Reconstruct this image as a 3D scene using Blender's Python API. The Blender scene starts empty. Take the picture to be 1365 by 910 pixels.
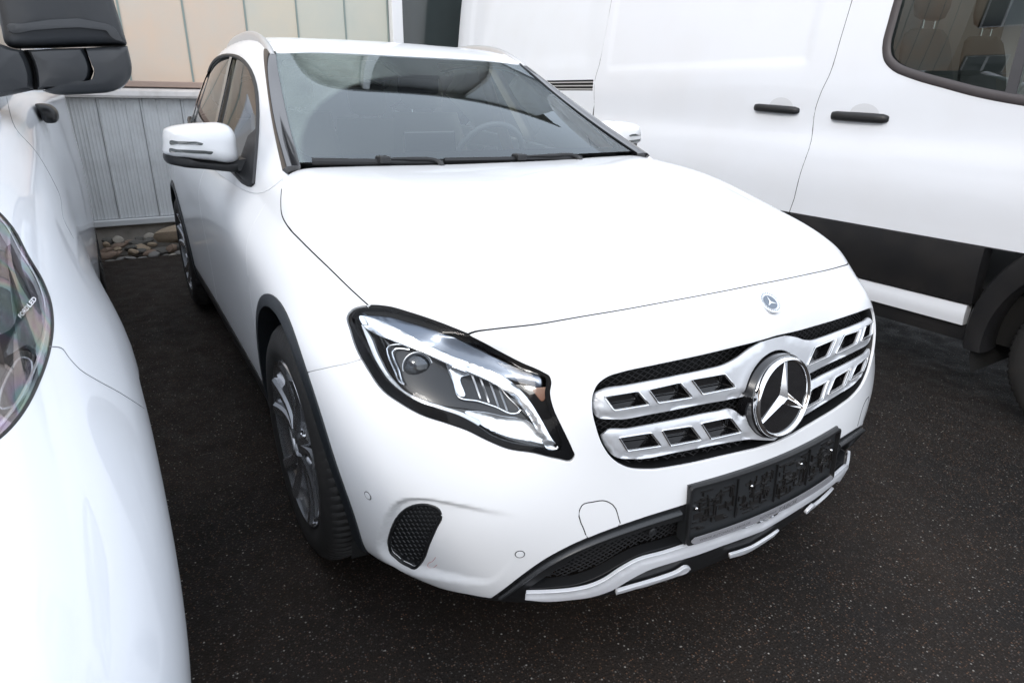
import bpy, bmesh, math, random
import numpy as np
from mathutils import Vector, Matrix
from mathutils.bvhtree import BVHTree
from mathutils.geometry import delaunay_2d_cdt
random.seed(7)
SC = bpy.context.scene
COL = SC.collection

# ------------------------------------------------------------------ camera
CAMP = np.array([1.66022, -1.20830, 1.26966])
YAW, PIT, ROL = math.radians(148.1107), math.radians(-20.9994), math.radians(1.0526)
FPX = 848.59                      # focal length in pixels of a 1365 px wide picture
_f = np.array([math.cos(YAW)*math.cos(PIT), math.sin(YAW)*math.cos(PIT), math.sin(PIT)])
_r0 = np.cross(_f, [0, 0, 1]); _r0 /= np.linalg.norm(_r0); _u0 = np.cross(_r0, _f)
_r = math.cos(ROL)*_r0 + math.sin(ROL)*_u0
_u = -math.sin(ROL)*_r0 + math.cos(ROL)*_u0
cd = bpy.data.cameras.new('camera'); cam = bpy.data.objects.new('camera', cd); COL.objects.link(cam)
cd.sensor_width = 36; cd.lens = FPX/1365*36; cd.clip_start = .05; cd.clip_end = 2000
M = Matrix(((_r[0], _u[0], -_f[0], CAMP[0]), (_r[1], _u[1], -_f[1], CAMP[1]), (_r[2], _u[2], -_f[2], CAMP[2]), (0, 0, 0, 1)))
cam.matrix_world = M
SC.camera = cam

# ------------------------------------------------------------------ light
SUN_EL, SUN_AZ = math.radians(30), math.radians(-66)     # azimuth measured from +x towards +y: low, in front of the car on its right
W = bpy.data.worlds.new('World'); SC.world = W; W.use_nodes = True
nt = W.node_tree; bg = nt.nodes['Background']
sky = nt.nodes.new('ShaderNodeTexSky'); sky.sky_type = 'NISHITA'; sky.sun_disc = False
sky.sun_elevation = SUN_EL; sky.sun_rotation = math.pi/2 - SUN_AZ
sky.air_density = 1.0; sky.dust_density = 3.0; sky.ozone_density = 1.0
hsv = nt.nodes.new('ShaderNodeHueSaturation'); hsv.inputs['Saturation'].default_value = .6
nt.links.new(sky.outputs[0], hsv.inputs['Color']); ov = nt.nodes.new('ShaderNodeMix'); ov.data_type = 'RGBA'; ov.inputs[0].default_value = .7      # thin even cloud over the clear sky
nt.links.new(hsv.outputs[0], ov.inputs[6]); ov.inputs[7].default_value = (6.6, 7.0, 7.7, 1); nt.links.new(ov.outputs[2], bg.inputs['Color'])
bg.inputs['Strength'].default_value = .15
sd = bpy.data.lights.new('sun', 'SUN'); sd.energy = .5; sd.angle = math.radians(12); sd.color = (1, .95, .90)
sun = bpy.data.objects.new('sun', sd); COL.objects.link(sun)
sun.rotation_euler = Vector((math.cos(SUN_EL)*math.cos(SUN_AZ), math.cos(SUN_EL)*math.sin(SUN_AZ), math.sin(SUN_EL))).to_track_quat('Z', 'Y').to_euler()
SC.view_settings.view_transform = 'Standard'; SC.view_settings.look = 'None'
SC.view_settings.exposure = 1.03; SC.view_settings.gamma = 1
try: SC.view_settings.use_curve_mapping = False
except Exception: pass
SC.render.resolution_x = 1024; SC.render.resolution_y = 682

# ------------------------------------------------------------------ helpers: objects
def link(o, parent=None):
    COL.objects.link(o)
    if parent is not None: o.parent = parent
    return o
def mesh_obj(name, V, F, mat, parent=None, smooth=False, normals=None):
    me = bpy.data.meshes.new(name)
    me.from_pydata([tuple(map(float, v)) for v in V], [], [tuple(int(i) for i in f) for f in F])
    if mat is not None: me.materials.append(mat)
    if smooth is not False:
        me.polygons.foreach_set('use_smooth', [True]*len(me.polygons))
    o = bpy.data.objects.new(name, me)
    if smooth not in (False, True):
        try: me.set_sharp_from_angle(angle=math.radians(smooth))
        except Exception: pass
    if normals is not None:
        me.polygons.foreach_set('use_smooth', [True]*len(me.polygons))
        me.normals_split_custom_set_from_vertices([tuple(map(float, n)) for n in normals])
    return link(o, parent)
def thing(name, label, cat, loc=(0, 0, 0), rz=0, group=None):
    o = bpy.data.objects.new(name, None); link(o); o.empty_display_size = .1
    o.location = loc; o.rotation_euler = (0, 0, rz); o['label'] = label; o['category'] = cat
    if group: o['group'] = group
    return o
class MB:
    """collects boxes, tubes, lofts; build() links them as one mesh"""
    def __init__(s): s.V = []; s.F = []
    def add(s, V, F):
        b = len(s.V); s.V += [tuple(map(float, v)) for v in V]; s.F += [tuple(int(i)+b for i in f) for f in F]; return s
    def box(s, c, d, R=None, bev=0):
        c = Vector(c); hx, hy, hz = d[0]/2, d[1]/2, d[2]/2
        if bev <= 0:
            vs = [Vector((x*hx, y*hy, z*hz)) for x in (-1, 1) for y in (-1, 1) for z in (-1, 1)]
            fs = [(0, 1, 3, 2), (4, 6, 7, 5), (0, 4, 5, 1), (2, 3, 7, 6), (0, 2, 6, 4), (1, 5, 7, 3)]
        else:
            bm = bmesh.new(); bmesh.ops.create_cube(bm, size=1)
            for v in bm.verts: v.co = Vector((v.co.x*d[0], v.co.y*d[1], v.co.z*d[2]))
            bmesh.ops.bevel(bm, geom=list(bm.edges), offset=bev, segments=2, affect='EDGES', profile=.5)
            bm.verts.index_update()
            vs = [v.co.copy() for v in bm.verts]; fs = [tuple(v.index for v in f.verts) for f in bm.faces]; bm.free()
        if R is not None: vs = [R @ v for v in vs]
        return s.add([v+c for v in vs], fs)
    def loft(s, rings, closed=True, caps=True):
        n = len(rings[0]); V = [p for r in rings for p in r]; F = []
        for i in range(len(rings)-1):
            for j in range(n if closed else n-1):
                k = (j+1) % n
                F.append((i*n+j, i*n+k, (i+1)*n+k, (i+1)*n+j))
        if caps:
            F.append(tuple(range(n))[::-1]); F.append(tuple(range((len(rings)-1)*n, len(rings)*n)))
        return s.add(V, F)
    def tube(s, pts, rad, n=8, flat=1.0, up=(0, 0, 1), caps=True, closed=False):
        pts = [Vector(p) for p in pts]; rings = []
        m = len(pts)
        for i, p in enumerate(pts):
            if closed: t = pts[(i+1) % m]-pts[i-1]
            else: t = pts[min(i+1, m-1)]-pts[max(i-1, 0)]
            t.normalize(); a = Vector(up).cross(t)
            if a.length < 1e-4: a = Vector((1, 0, 0)).cross(t)
            a.normalize(); b = t.cross(a)
            r = rad[i] if isinstance(rad, (list, tuple)) else rad
            rings.append([p+a*(r*math.cos(2*math.pi*k/n))+b*(r*flat*math.sin(2*math.pi*k/n)) for k in range(n)])
        if closed: rings.append(rings[0])
        return s.loft(rings, True, caps and not closed)
    def lathe(s, prof, n=48, axis='y', c=(0, 0, 0), a0=0, a1=2*math.pi):
        """prof: list of (r, h) revolved about axis through c"""
        V = []; F = []; full = abs(a1-a0-2*math.pi) < 1e-6; m = n if full else n+1
        for k in range(m):
            a = a0+(a1-a0)*k/n; ca, sa = math.cos(a), math.sin(a)
            for r, h in prof:
                if axis == 'y': V.append((c[0]+r*ca, c[1]+h, c[2]+r*sa))
                elif axis == 'x': V.append((c[0]+h, c[1]+r*ca, c[2]+r*sa))
                else: V.append((c[0]+r*ca, c[1]+r*sa, c[2]+h))
        q = len(prof)
        for k in range(n):
            k2 = (k+1) % m
            for j in range(q-1): F.append((k*q+j, k*q+j+1, k2*q+j+1, k2*q+j))
        return s.add(V, F)
    def prism(s, poly, h, fn):
        """poly: 2D loop; fn(x, y, t) -> 3D for t = 0 and h"""
        n = len(poly); V = [fn(x, y, 0) for x, y in poly]+[fn(x, y, h) for x, y in poly]
        F = [tuple(range(n)), tuple(range(2*n-1, n-1, -1))]+[(i, i+n, (i+1) % n+n, (i+1) % n) for i in range(n)]
        return s.add(V, F)
    def build(s, name, mat, parent=None, smooth=False, fixn=True, xf=None):
        V = s.V if xf is None else [xf @ Vector(v) for v in s.V]
        o = mesh_obj(name, V, s.F, mat, parent, False)
        me = o.data
        if fixn:
            bm = bmesh.new(); bm.from_mesh(me); bmesh.ops.recalc_face_normals(bm, faces=list(bm.faces)); bm.to_mesh(me); bm.free()
        if smooth is not False:
            me.polygons.foreach_set('use_smooth', [True]*len(me.polygons))
            if smooth is not True:
                try: me.set_sharp_from_angle(angle=math.radians(smooth))
                except Exception: pass
        return o
def arc_pts(c, r, a0, a1, n, axis='y'):
    out = []
    for k in range(n+1):
        a = a0+(a1-a0)*k/n
        p = (r*math.cos(a), r*math.sin(a))
        out.append((c[0]+p[0], c[1], c[2]+p[1]) if axis == 'y' else (c[0], c[1]+p[0], c[2]+p[1]))
    return out

# ------------------------------------------------------------------ helpers: smooth surfaces
def ray(px, py):
    d = _f+(px-682.5)/FPX*_r-(py-455)/FPX*_u
    return d/np.linalg.norm(d)
def on_plane(px, py, ax, val):
    d = ray(px, py); t = (val-CAMP[ax])/d[ax]; return CAMP+t*d
def cr1(P0, P1, P2, P3, t):
    return .5*((2*P1)+(-P0+P2)*t+(2*P0-5*P1+4*P2-P3)*t*t+(-P0+3*P1-3*P2+P3)*t**3)
def bs1(P0, P1, P2, P3, t):
    return ((1-t)**3*P0+(3*t**3-6*t*t+4)*P1+(-3*t**3+3*t*t+3*t+1)*P2+t**3*P3)/6
class Surf:
    """smooth sheet through a grid of points G[col][row]; (u, v) in cells; mirrored about y = 0 when built"""
    def __init__(s, G, res=10, flip=False, sym=None):
        G = np.array(G, float); s.nu, s.nv = G.shape[0]-1, G.shape[1]-1
        a = 2*G[:1]-G[1:2]; b = 2*G[-1:]-G[-2:-1]
        if sym is not None:                       # last column lies on y = 0: mirror the ghost column for a flat seam
            b = G[-2:-1].copy(); b[..., 1] *= -1
        G = np.concatenate([a, G, b], 0)
        a = 2*G[:, :1]-G[:, 1:2]; b = 2*G[:, -1:]-G[:, -2:-1]
        P = np.concatenate([a, G, b], 1)
        for it in range(2):                       # pull the control points out so that the C2 sheet passes (nearly) through the data
            if it == 0: P0 = P.copy()
            Q = P0.copy(); Q[1:-1] = P0[1:-1]-(P[2:]-2*P[1:-1]+P[:-2])*(1/6.)*.9
            if sym is not None: Q[-1] = Q[-3]*np.array([1, -1, 1])
            R = Q.copy(); R[:, 1:-1] = Q[:, 1:-1]-(Q[:, 2:]-2*Q[:, 1:-1]+Q[:, :-2])*(1/6.)*.9
            P = R
            R[:, 0] = 2*R[:, 1]-R[:, 2]; R[:, -1] = 2*R[:, -2]-R[:, -3]; R[0] = 2*R[1]-R[2]
            if sym is None: R[-1] = 2*R[-2]-R[-3]
            else: R[-1] = R[-3]*np.array([1, -1, 1])
        s.P = P; s.flip = flip; s.res = res
        nu, nv = s.nu*res+1, s.nv*res+1
        U, Vv = np.meshgrid(np.linspace(0, s.nu, nu), np.linspace(0, s.nv, nv), indexing='ij')
        s.U, s.Vv = U.ravel(), Vv.ravel(); s.shape = (nu, nv)
        s.D = s.ev(s.U, s.Vv); s.N = s.nrm(s.U, s.Vv); s.cache = {}
        i, j = np.meshgrid(np.arange(nu-1), np.arange(nv-1), indexing='ij'); i = i.ravel(); j = j.ravel()
        a = i*nv+j; b = (i+1)*nv+j; c = (i+1)*nv+j+1; d = i*nv+j+1
        s.T = np.concatenate([np.stack([a, b, c], 1), np.stack([a, c, d], 1)])
    def ev(s, u, v):
        u = np.clip(np.asarray(u, float), 0, s.nu); v = np.clip(np.asarray(v, float), 0, s.nv)
        i = np.minimum(u.astype(int), s.nu-1); j = np.minimum(v.astype(int), s.nv-1)
        fu = (u-i)[:, None]; fv = (v-j)[:, None]
        R = [bs1(s.P[i, j+k], s.P[i+1, j+k], s.P[i+2, j+k], s.P[i+3, j+k], fu) for k in range(4)]
        return bs1(*R, fv)
    def jac(s, u, v):
        e = 1e-3
        u = np.asarray(u, float); v = np.asarray(v, float)
        u0, u1 = np.clip(u-e, 0, s.nu), np.clip(u+e, 0, s.nu); v0, v1 = np.clip(v-e, 0, s.nv), np.clip(v+e, 0, s.nv)
        du = (s.ev(u1, v)-s.ev(u0, v))/(u1-u0)[:, None]; dv = (s.ev(u, v1)-s.ev(u, v0))/(v1-v0)[:, None]
        return du, dv
    def nrm(s, u, v):
        du, dv = s.jac(u, v); n = np.cross(du, dv); n /= np.maximum(np.linalg.norm(n, axis=1), 1e-12)[:, None]
        return -n if s.flip else n
    def at(s, u, v, off=0):
        u = np.atleast_1d(u); v = np.atleast_1d(v)
        return s.ev(u, v)+s.nrm(u, v)*(np.asarray(off).reshape(-1, 1) if np.ndim(off) else off)
    def bvh(s, off=0):
        k = round(off, 5)
        if k not in s.cache:
            X = s.D+s.N*off
            s.cache[k] = (BVHTree.FromPolygons([tuple(x) for x in X], [tuple(map(int, t)) for t in s.T]), X)
        return s.cache[k]
    def shoot(s, o, d, off=0, snap=True):
        tree, X = s.bvh(off)
        h = tree.ray_cast(Vector(o), Vector(d))
        if h[0] is None:
            # off the silhouette: nearest point of the sheet to the ray
            oo = np.array(o); dd = np.array(d)/np.linalg.norm(d)
            w = X-oo; t = w@dd; dist = np.linalg.norm(w-t[:, None]*dd, axis=1); dist[t < 0] = 9
            k = int(np.argmin(dist)); return np.array([s.U[k], s.Vv[k]])
        p = np.array(h[0]); t = s.T[h[2]]; A, B, Cc = X[t]
        m = np.stack([B-A, Cc-A], 1); w, *_ = np.linalg.lstsq(m, p-A, rcond=None)
        return np.array([s.U[t[0]]*(1-w[0]-w[1])+s.U[t[1]]*w[0]+s.U[t[2]]*w[1], s.Vv[t[0]]*(1-w[0]-w[1])+s.Vv[t[1]]*w[0]+s.Vv[t[2]]*w[1]])
    def px(s, x, y, off=0): return s.shoot(CAMP, ray(x, y), off)
    def side(s, x, z, y0=-3, dy=1, off=0): return s.shoot((x, y0, z), (0, dy, 0), off)
    def front(s, y, z, off=0): return s.shoot((3, y, z), (-1, 0, 0), off)
    def top(s, x, y, off=0): return s.shoot((x, y, 4), (0, 0, -1), off)
    def near(s, p):
        k = int(np.argmin(((s.D-np.array(p))**2).sum(1))); return np.array([s.U[k], s.Vv[k]])

def spl(pts, closed=False, sharp=(), n=8):
    """smooth 2D/3D curve through pts; sharp = indices kept as corners"""
    P = [np.array(p, float) for p in pts]; m = len(P); out = []
    segs = m if closed else m-1
    for i in range(segs):
        p1, p2 = P[i], P[(i+1) % m]
        p0 = P[i-1] if (closed or i > 0) else 2*p1-p2
        p3 = P[(i+2) % m] if (closed or i+2 < m) else 2*p2-p1
        if i in sharp: p0 = 2*p1-p2
        if (i+1) % m in sharp: p3 = 2*p2-p1
        d1 = np.linalg.norm(p2-p1); d0 = max(np.linalg.norm(p1-p0), 1e-9); d2 = max(np.linalg.norm(p3-p2), 1e-9)
        m1 = (p2-p1)/d1-(p2-p0)/(d0+d1)+(p1-p0)/d0 if d1 > 1e-9 else p2-p1
        m2 = (p3-p2)/d2-(p3-p1)/(d1+d2)+(p2-p1)/d1 if d1 > 1e-9 else p2-p1
        m1 = m1*d1; m2 = m2*d1
        for k in range(n):
            t = k/n
            out.append((2*t**3-3*t*t+1)*p1+(t**3-2*t*t+t)*m1+(-2*t**3+3*t*t)*p2+(t**3-t*t)*m2)
    if not closed: out.append(P[-1])
    return out
def loop_px(S, pts, sharp=(), n=8, closed=True, off=0):
    """curve drawn through points seen in the photograph, dropped on the sheet S"""
    return [S.px(p[0], p[1], off) for p in spl(pts, closed, sharp, n)]
def inset(S, L, g):
    """shift a closed uv loop inwards by g metres along the sheet"""
    L = np.array(L); P = S.ev(L[:, 0], L[:, 1]); N = S.nrm(L[:, 0], L[:, 1])
    A = np.roll(L, 1, 0); B = np.roll(L, -1, 0)
    area = .5*np.sum(L[:, 0]*B[:, 1]-B[:, 0]*L[:, 1])
    du, dv = S.jac(L[:, 0], L[:, 1])
    Pa = P-np.roll(P, 1, 0); Pb = np.roll(P, -1, 0)-P
    def un(x): return x/np.maximum(np.linalg.norm(x, axis=1), 1e-9)[:, None]
    sg = 1 if area > 0 else -1
    if S.flip: sg = -sg
    na = un(np.cross(N, un(Pa)))*sg; nb = un(np.cross(N, un(Pb)))*sg
    w = na+nb; w = un(w); c = np.maximum((w*na).sum(1), .45)
    W3 = w*(g/c)[:, None]
    out = L.copy()
    for i in range(len(L)):
        J = np.stack([du[i], dv[i]], 1); d, *_ = np.linalg.lstsq(J, W3[i], rcond=1e-6); out[i] = L[i]+d
    onc = np.abs(P[:, 1]-getattr(S, 'y0c', 0.)) < 1e-5                       # keep the centre line
    for i in np.nonzero(onc)[0]:
        if isinstance(S, PlanSurf) or abs(L[i, 0]-S.nu) > 1e-6: out[i, 1] = L[i, 1]
        else: out[i, 0] = L[i, 0]
    return out
def panel(S, name, outer, holes=(), mat=None, parent=None, step=.02, off=0, gap=.0, skirt=.012, mirror='join',
          both=True, extra=(), hgap=None, label=None, bev=.0015, thick=True, smooth_relief=False):
    """a sheet of S inside outer and outside holes; mirror: join (one mesh crossing y=0) or none"""
    loops = [np.array(outer)]+[np.array(h) for h in holes]
    hg = gap if hgap is None else hgap
    L2 = []
    for k, L in enumerate(loops):
        keep = np.linalg.norm(L-np.roll(L, 1, 0), axis=1) > 1e-5; L = L[keep]
        g = gap if k == 0 else -hg
        if g: L = inset(S, L, g)
        # resample long edges
        P = S.ev(L[:, 0], L[:, 1]); Q = np.roll(P, -1, 0); R = []
        for i in range(len(L)):
            a, b = L[i], L[(i+1) % len(L)]
            m = max(1, int(math.ceil(np.linalg.norm(Q[i]-P[i])/(step*.9))))
            for t in range(m): R.append(a+(b-a)*t/m)
        L2.append(np.array(R))
    verts = []; edges = []; base = 0
    for L in L2:
        verts += [tuple(p) for p in L]; n = len(L); edges += [(base+i, base+(i+1) % n) for i in range(n)]; base += n
    # interior points at about step metres
    lo = L2[0].min(0); hi = L2[0].max(0)
    poly = L2[0]
    def inside(pt, poly):
        x, y = pt[:, 0], pt[:, 1]; c = np.zeros(len(pt), bool); n = len(poly)
        for i in range(n):
            x1, y1 = poly[i]; x2, y2 = poly[(i+1) % n]
            if y1 == y2: continue
            m = (y1 > y) != (y2 > y)
            c ^= m & (x < (x2-x1)*(y-y1)/(y2-y1)+x1)
        return c
    cellsU = range(int(math.floor(lo[0])), int(math.ceil(hi[0]))+1); pts = []
    ci = [i for i in range(int(lo[0]), min(int(math.ceil(hi[0])), S.nu))]
    cj = [j for j in range(int(lo[1]), min(int(math.ceil(hi[1])), S.nv))]
    # column / row subdivision consistent over the sheet so that the mesh is regular
    su = {}; sv = {}
    for i in ci:
        a = S.ev(np.full(len(cj), i), np.array(cj)+.5); b = S.ev(np.full(len(cj), i+1), np.array(cj)+.5)
        su[i] = max(1, int(round(np.median(np.linalg.norm(a-b, axis=1))/step)))
    for j in cj:
        a = S.ev(np.array(ci)+.5, np.full(len(ci), j)); b = S.ev(np.array(ci)+.5, np.full(len(ci), j+1))
        sv[j] = max(1, int(round(np.median(np.linalg.norm(a-b, axis=1))/step)))
    us = [i+k/su[i] for i in ci for k in range(su[i])]; vs = [j+k/sv[j] for j in cj for k in range(sv[j])]
    if us and vs:
        A, B = np.meshgrid(us, vs, indexing='ij'); Q = np.stack([A.ravel(), B.ravel()], 1)
        m = inside(Q, poly)
        for h in L2[1:]: m &= ~inside(Q, h)
        Q = Q[m]
        if len(Q):
            P3 = S.ev(Q[:, 0], Q[:, 1]); BP = np.concatenate([S.ev(L[:, 0], L[:, 1]) for L in L2])
            d = np.full(len(Q), 9.)
            for k in range(0, len(BP)): d = np.minimum(d, ((P3-BP[k])**2).sum(1))
            Q = Q[d > (step*.42)**2]
        verts += [tuple(p) for p in Q]
    for e in extra: verts += [tuple(p) for p in e]
    r = delaunay_2d_cdt([Vector(v) for v in verts], edges, [], 0, 1e-7)
    vo, eo, fo = r[0], r[1], r[2]
    UV = np.array([(v.x, v.y) for v in vo]); F = np.array([f for f in fo if len(f) == 3])
    cen = UV[F].mean(1); m = inside(cen, L2[0])
    for h in L2[1:]: m &= ~inside(cen, h)
    F = F[m]
    N = S.nrm(UV[:, 0], UV[:, 1]); P = S.ev(UV[:, 0], UV[:, 1])
    y0 = getattr(S, 'y0c', 0.)
    symm = np.abs(P[:, 1]-y0) < 1e-5 if mirror == 'join' else np.zeros(len(P), bool)
    N[symm, 1] = 0; N /= np.linalg.norm(N, axis=1)[:, None]
    o = off(UV, P) if callable(off) else np.full(len(P), float(off))
    P2 = P+N*o[:, None]
    used = np.unique(F); remap = -np.ones(len(P), int); remap[used] = np.arange(len(used))
    P2, N, symm = P2[used], N[used], symm[used]; P0 = P[used]; F = remap[F]
    # orient
    fn = np.cross(P2[F[:, 1]]-P2[F[:, 0]], P2[F[:, 2]]-P2[F[:, 0]]); bad = (fn*N[F].mean(1)).sum(1) < 0
    F[bad] = F[bad][:, ::-1]
    if callable(off):            # relief: recompute normals from faces
        NN = np.zeros_like(P2); fn = np.cross(P2[F[:, 1]]-P2[F[:, 0]], P2[F[:, 2]]-P2[F[:, 0]])
        for k in range(3): np.add.at(NN, F[:, k], fn)
        NN[symm, 1] = 0
        NS = NN/np.maximum(np.linalg.norm(NN, axis=1), 1e-12)[:, None]
        if smooth_relief:        # smooth normals straight from the relief function
            uv_ = UV[used]; du, dv = S.jac(uv_[:, 0], uv_[:, 1]); ea = .0022/np.maximum(np.linalg.norm(du, axis=1), 1e-6); eb = .0022/np.maximum(np.linalg.norm(dv, axis=1), 1e-6)
            def at_(a, b):
                q = np.stack([uv_[:, 0]+a, uv_[:, 1]+b], 1); p = S.ev(q[:, 0], q[:, 1]); return p+S.nrm(q[:, 0], q[:, 1])*off(q, p)[:, None]
            nn_ = np.cross(at_(ea, 0)-at_(-ea, 0), at_(0, eb)-at_(0, -eb)); nn_ *= np.sign((nn_*N).sum(1))[:, None]; nn_[symm, 1] = 0
            l_ = np.linalg.norm(nn_, axis=1); ok = l_ > 1e-12; NS[ok] = nn_[ok]/l_[ok][:, None]
    else: NS = N
    V = list(P2); NR = list(NS); FF = [tuple(f) for f in F]
    if skirt:
        from collections import Counter
        cnt = Counter(); dirs = {}
        for f in F:
            for a, b in ((f[0], f[1]), (f[1], f[2]), (f[2], f[0])):
                k = (min(a, b), max(a, b)); cnt[k] += 1; dirs[k] = (a, b)
        be = [dirs[k] for k, c in cnt.items() if c == 1]
        be = [e for e in be if not (symm[e[0]] and symm[e[1]])]
        ring = {}
        outd = {}
        for a, b in be:
            t = P2[b]-P2[a]; w = np.cross(t, N[a]); w /= max(np.linalg.norm(w), 1e-9)
            outd[a] = outd.get(a, 0)+w; outd[b] = outd.get(b, 0)+w
        for a in outd:
            w = outd[a]/max(np.linalg.norm(outd[a]), 1e-9)
            if symm[a]: w[1] = 0
            ids = []
            # small round-over then the return flange; own vertices so that shading stays crisp
            for dx, dn, q in ((bev*.7, -bev*.3, .5), (bev, -bev, 1.), (bev, -skirt, 1.)):
                V.append(P2[a]+w*dx+N[a]*dn); nn = NS[a]*(1-q)+w*q; NR.append(nn/np.linalg.norm(nn)); ids.append(len(V)-1)
            ring[a] = ids
        for a, b in be:
            A = [a]+ring[a]; B = [b]+ring[b]
            for k in range(3): FF.append((B[k], A[k], A[k+1], B[k+1]))
    V = np.array(V); NR = np.array(NR)
    if parent is not None and mirror == 'join':
        n = len(V); V2 = V.copy(); V2[:, 1] = 2*y0-V2[:, 1]; N2 = NR.copy(); N2[:, 1] *= -1
        F2 = [tuple(i+n for i in f[::-1]) for f in FF]
        V = np.concatenate([V, V2]); NR = np.concatenate([NR, N2]); FF = FF+F2
    org = np.array(getattr(S, 'org', (0, 0, 0)))
    ob = mesh_obj(name, V-org, FF, mat, parent, True, NR)
    if label: ob['label'] = label
    obs = [ob]
    if mirror == 'pair':
        V2 = V.copy(); V2[:, 1] = 2*y0-V2[:, 1]; N2 = NR.copy(); N2[:, 1] *= -1
        obs.append(mesh_obj(name, V2-org, [f[::-1] for f in FF], mat, parent, True, N2))
    return obs
def mirror_obj(o, parent=None):
    """a mirrored twin (about y = 0) of a mesh in car coordinates"""
    me = o.data.copy(); me.transform(Matrix.Scale(-1, 4, (0, 1, 0))); me.flip_normals()
    c = bpy.data.objects.new(o.name.split('.')[0], me); link(c, parent if parent is not None else o.parent)
    c.matrix_parent_inverse = o.matrix_parent_inverse.copy(); c.location = (o.location.x, -o.location.y, o.location.z)
    return c

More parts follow.
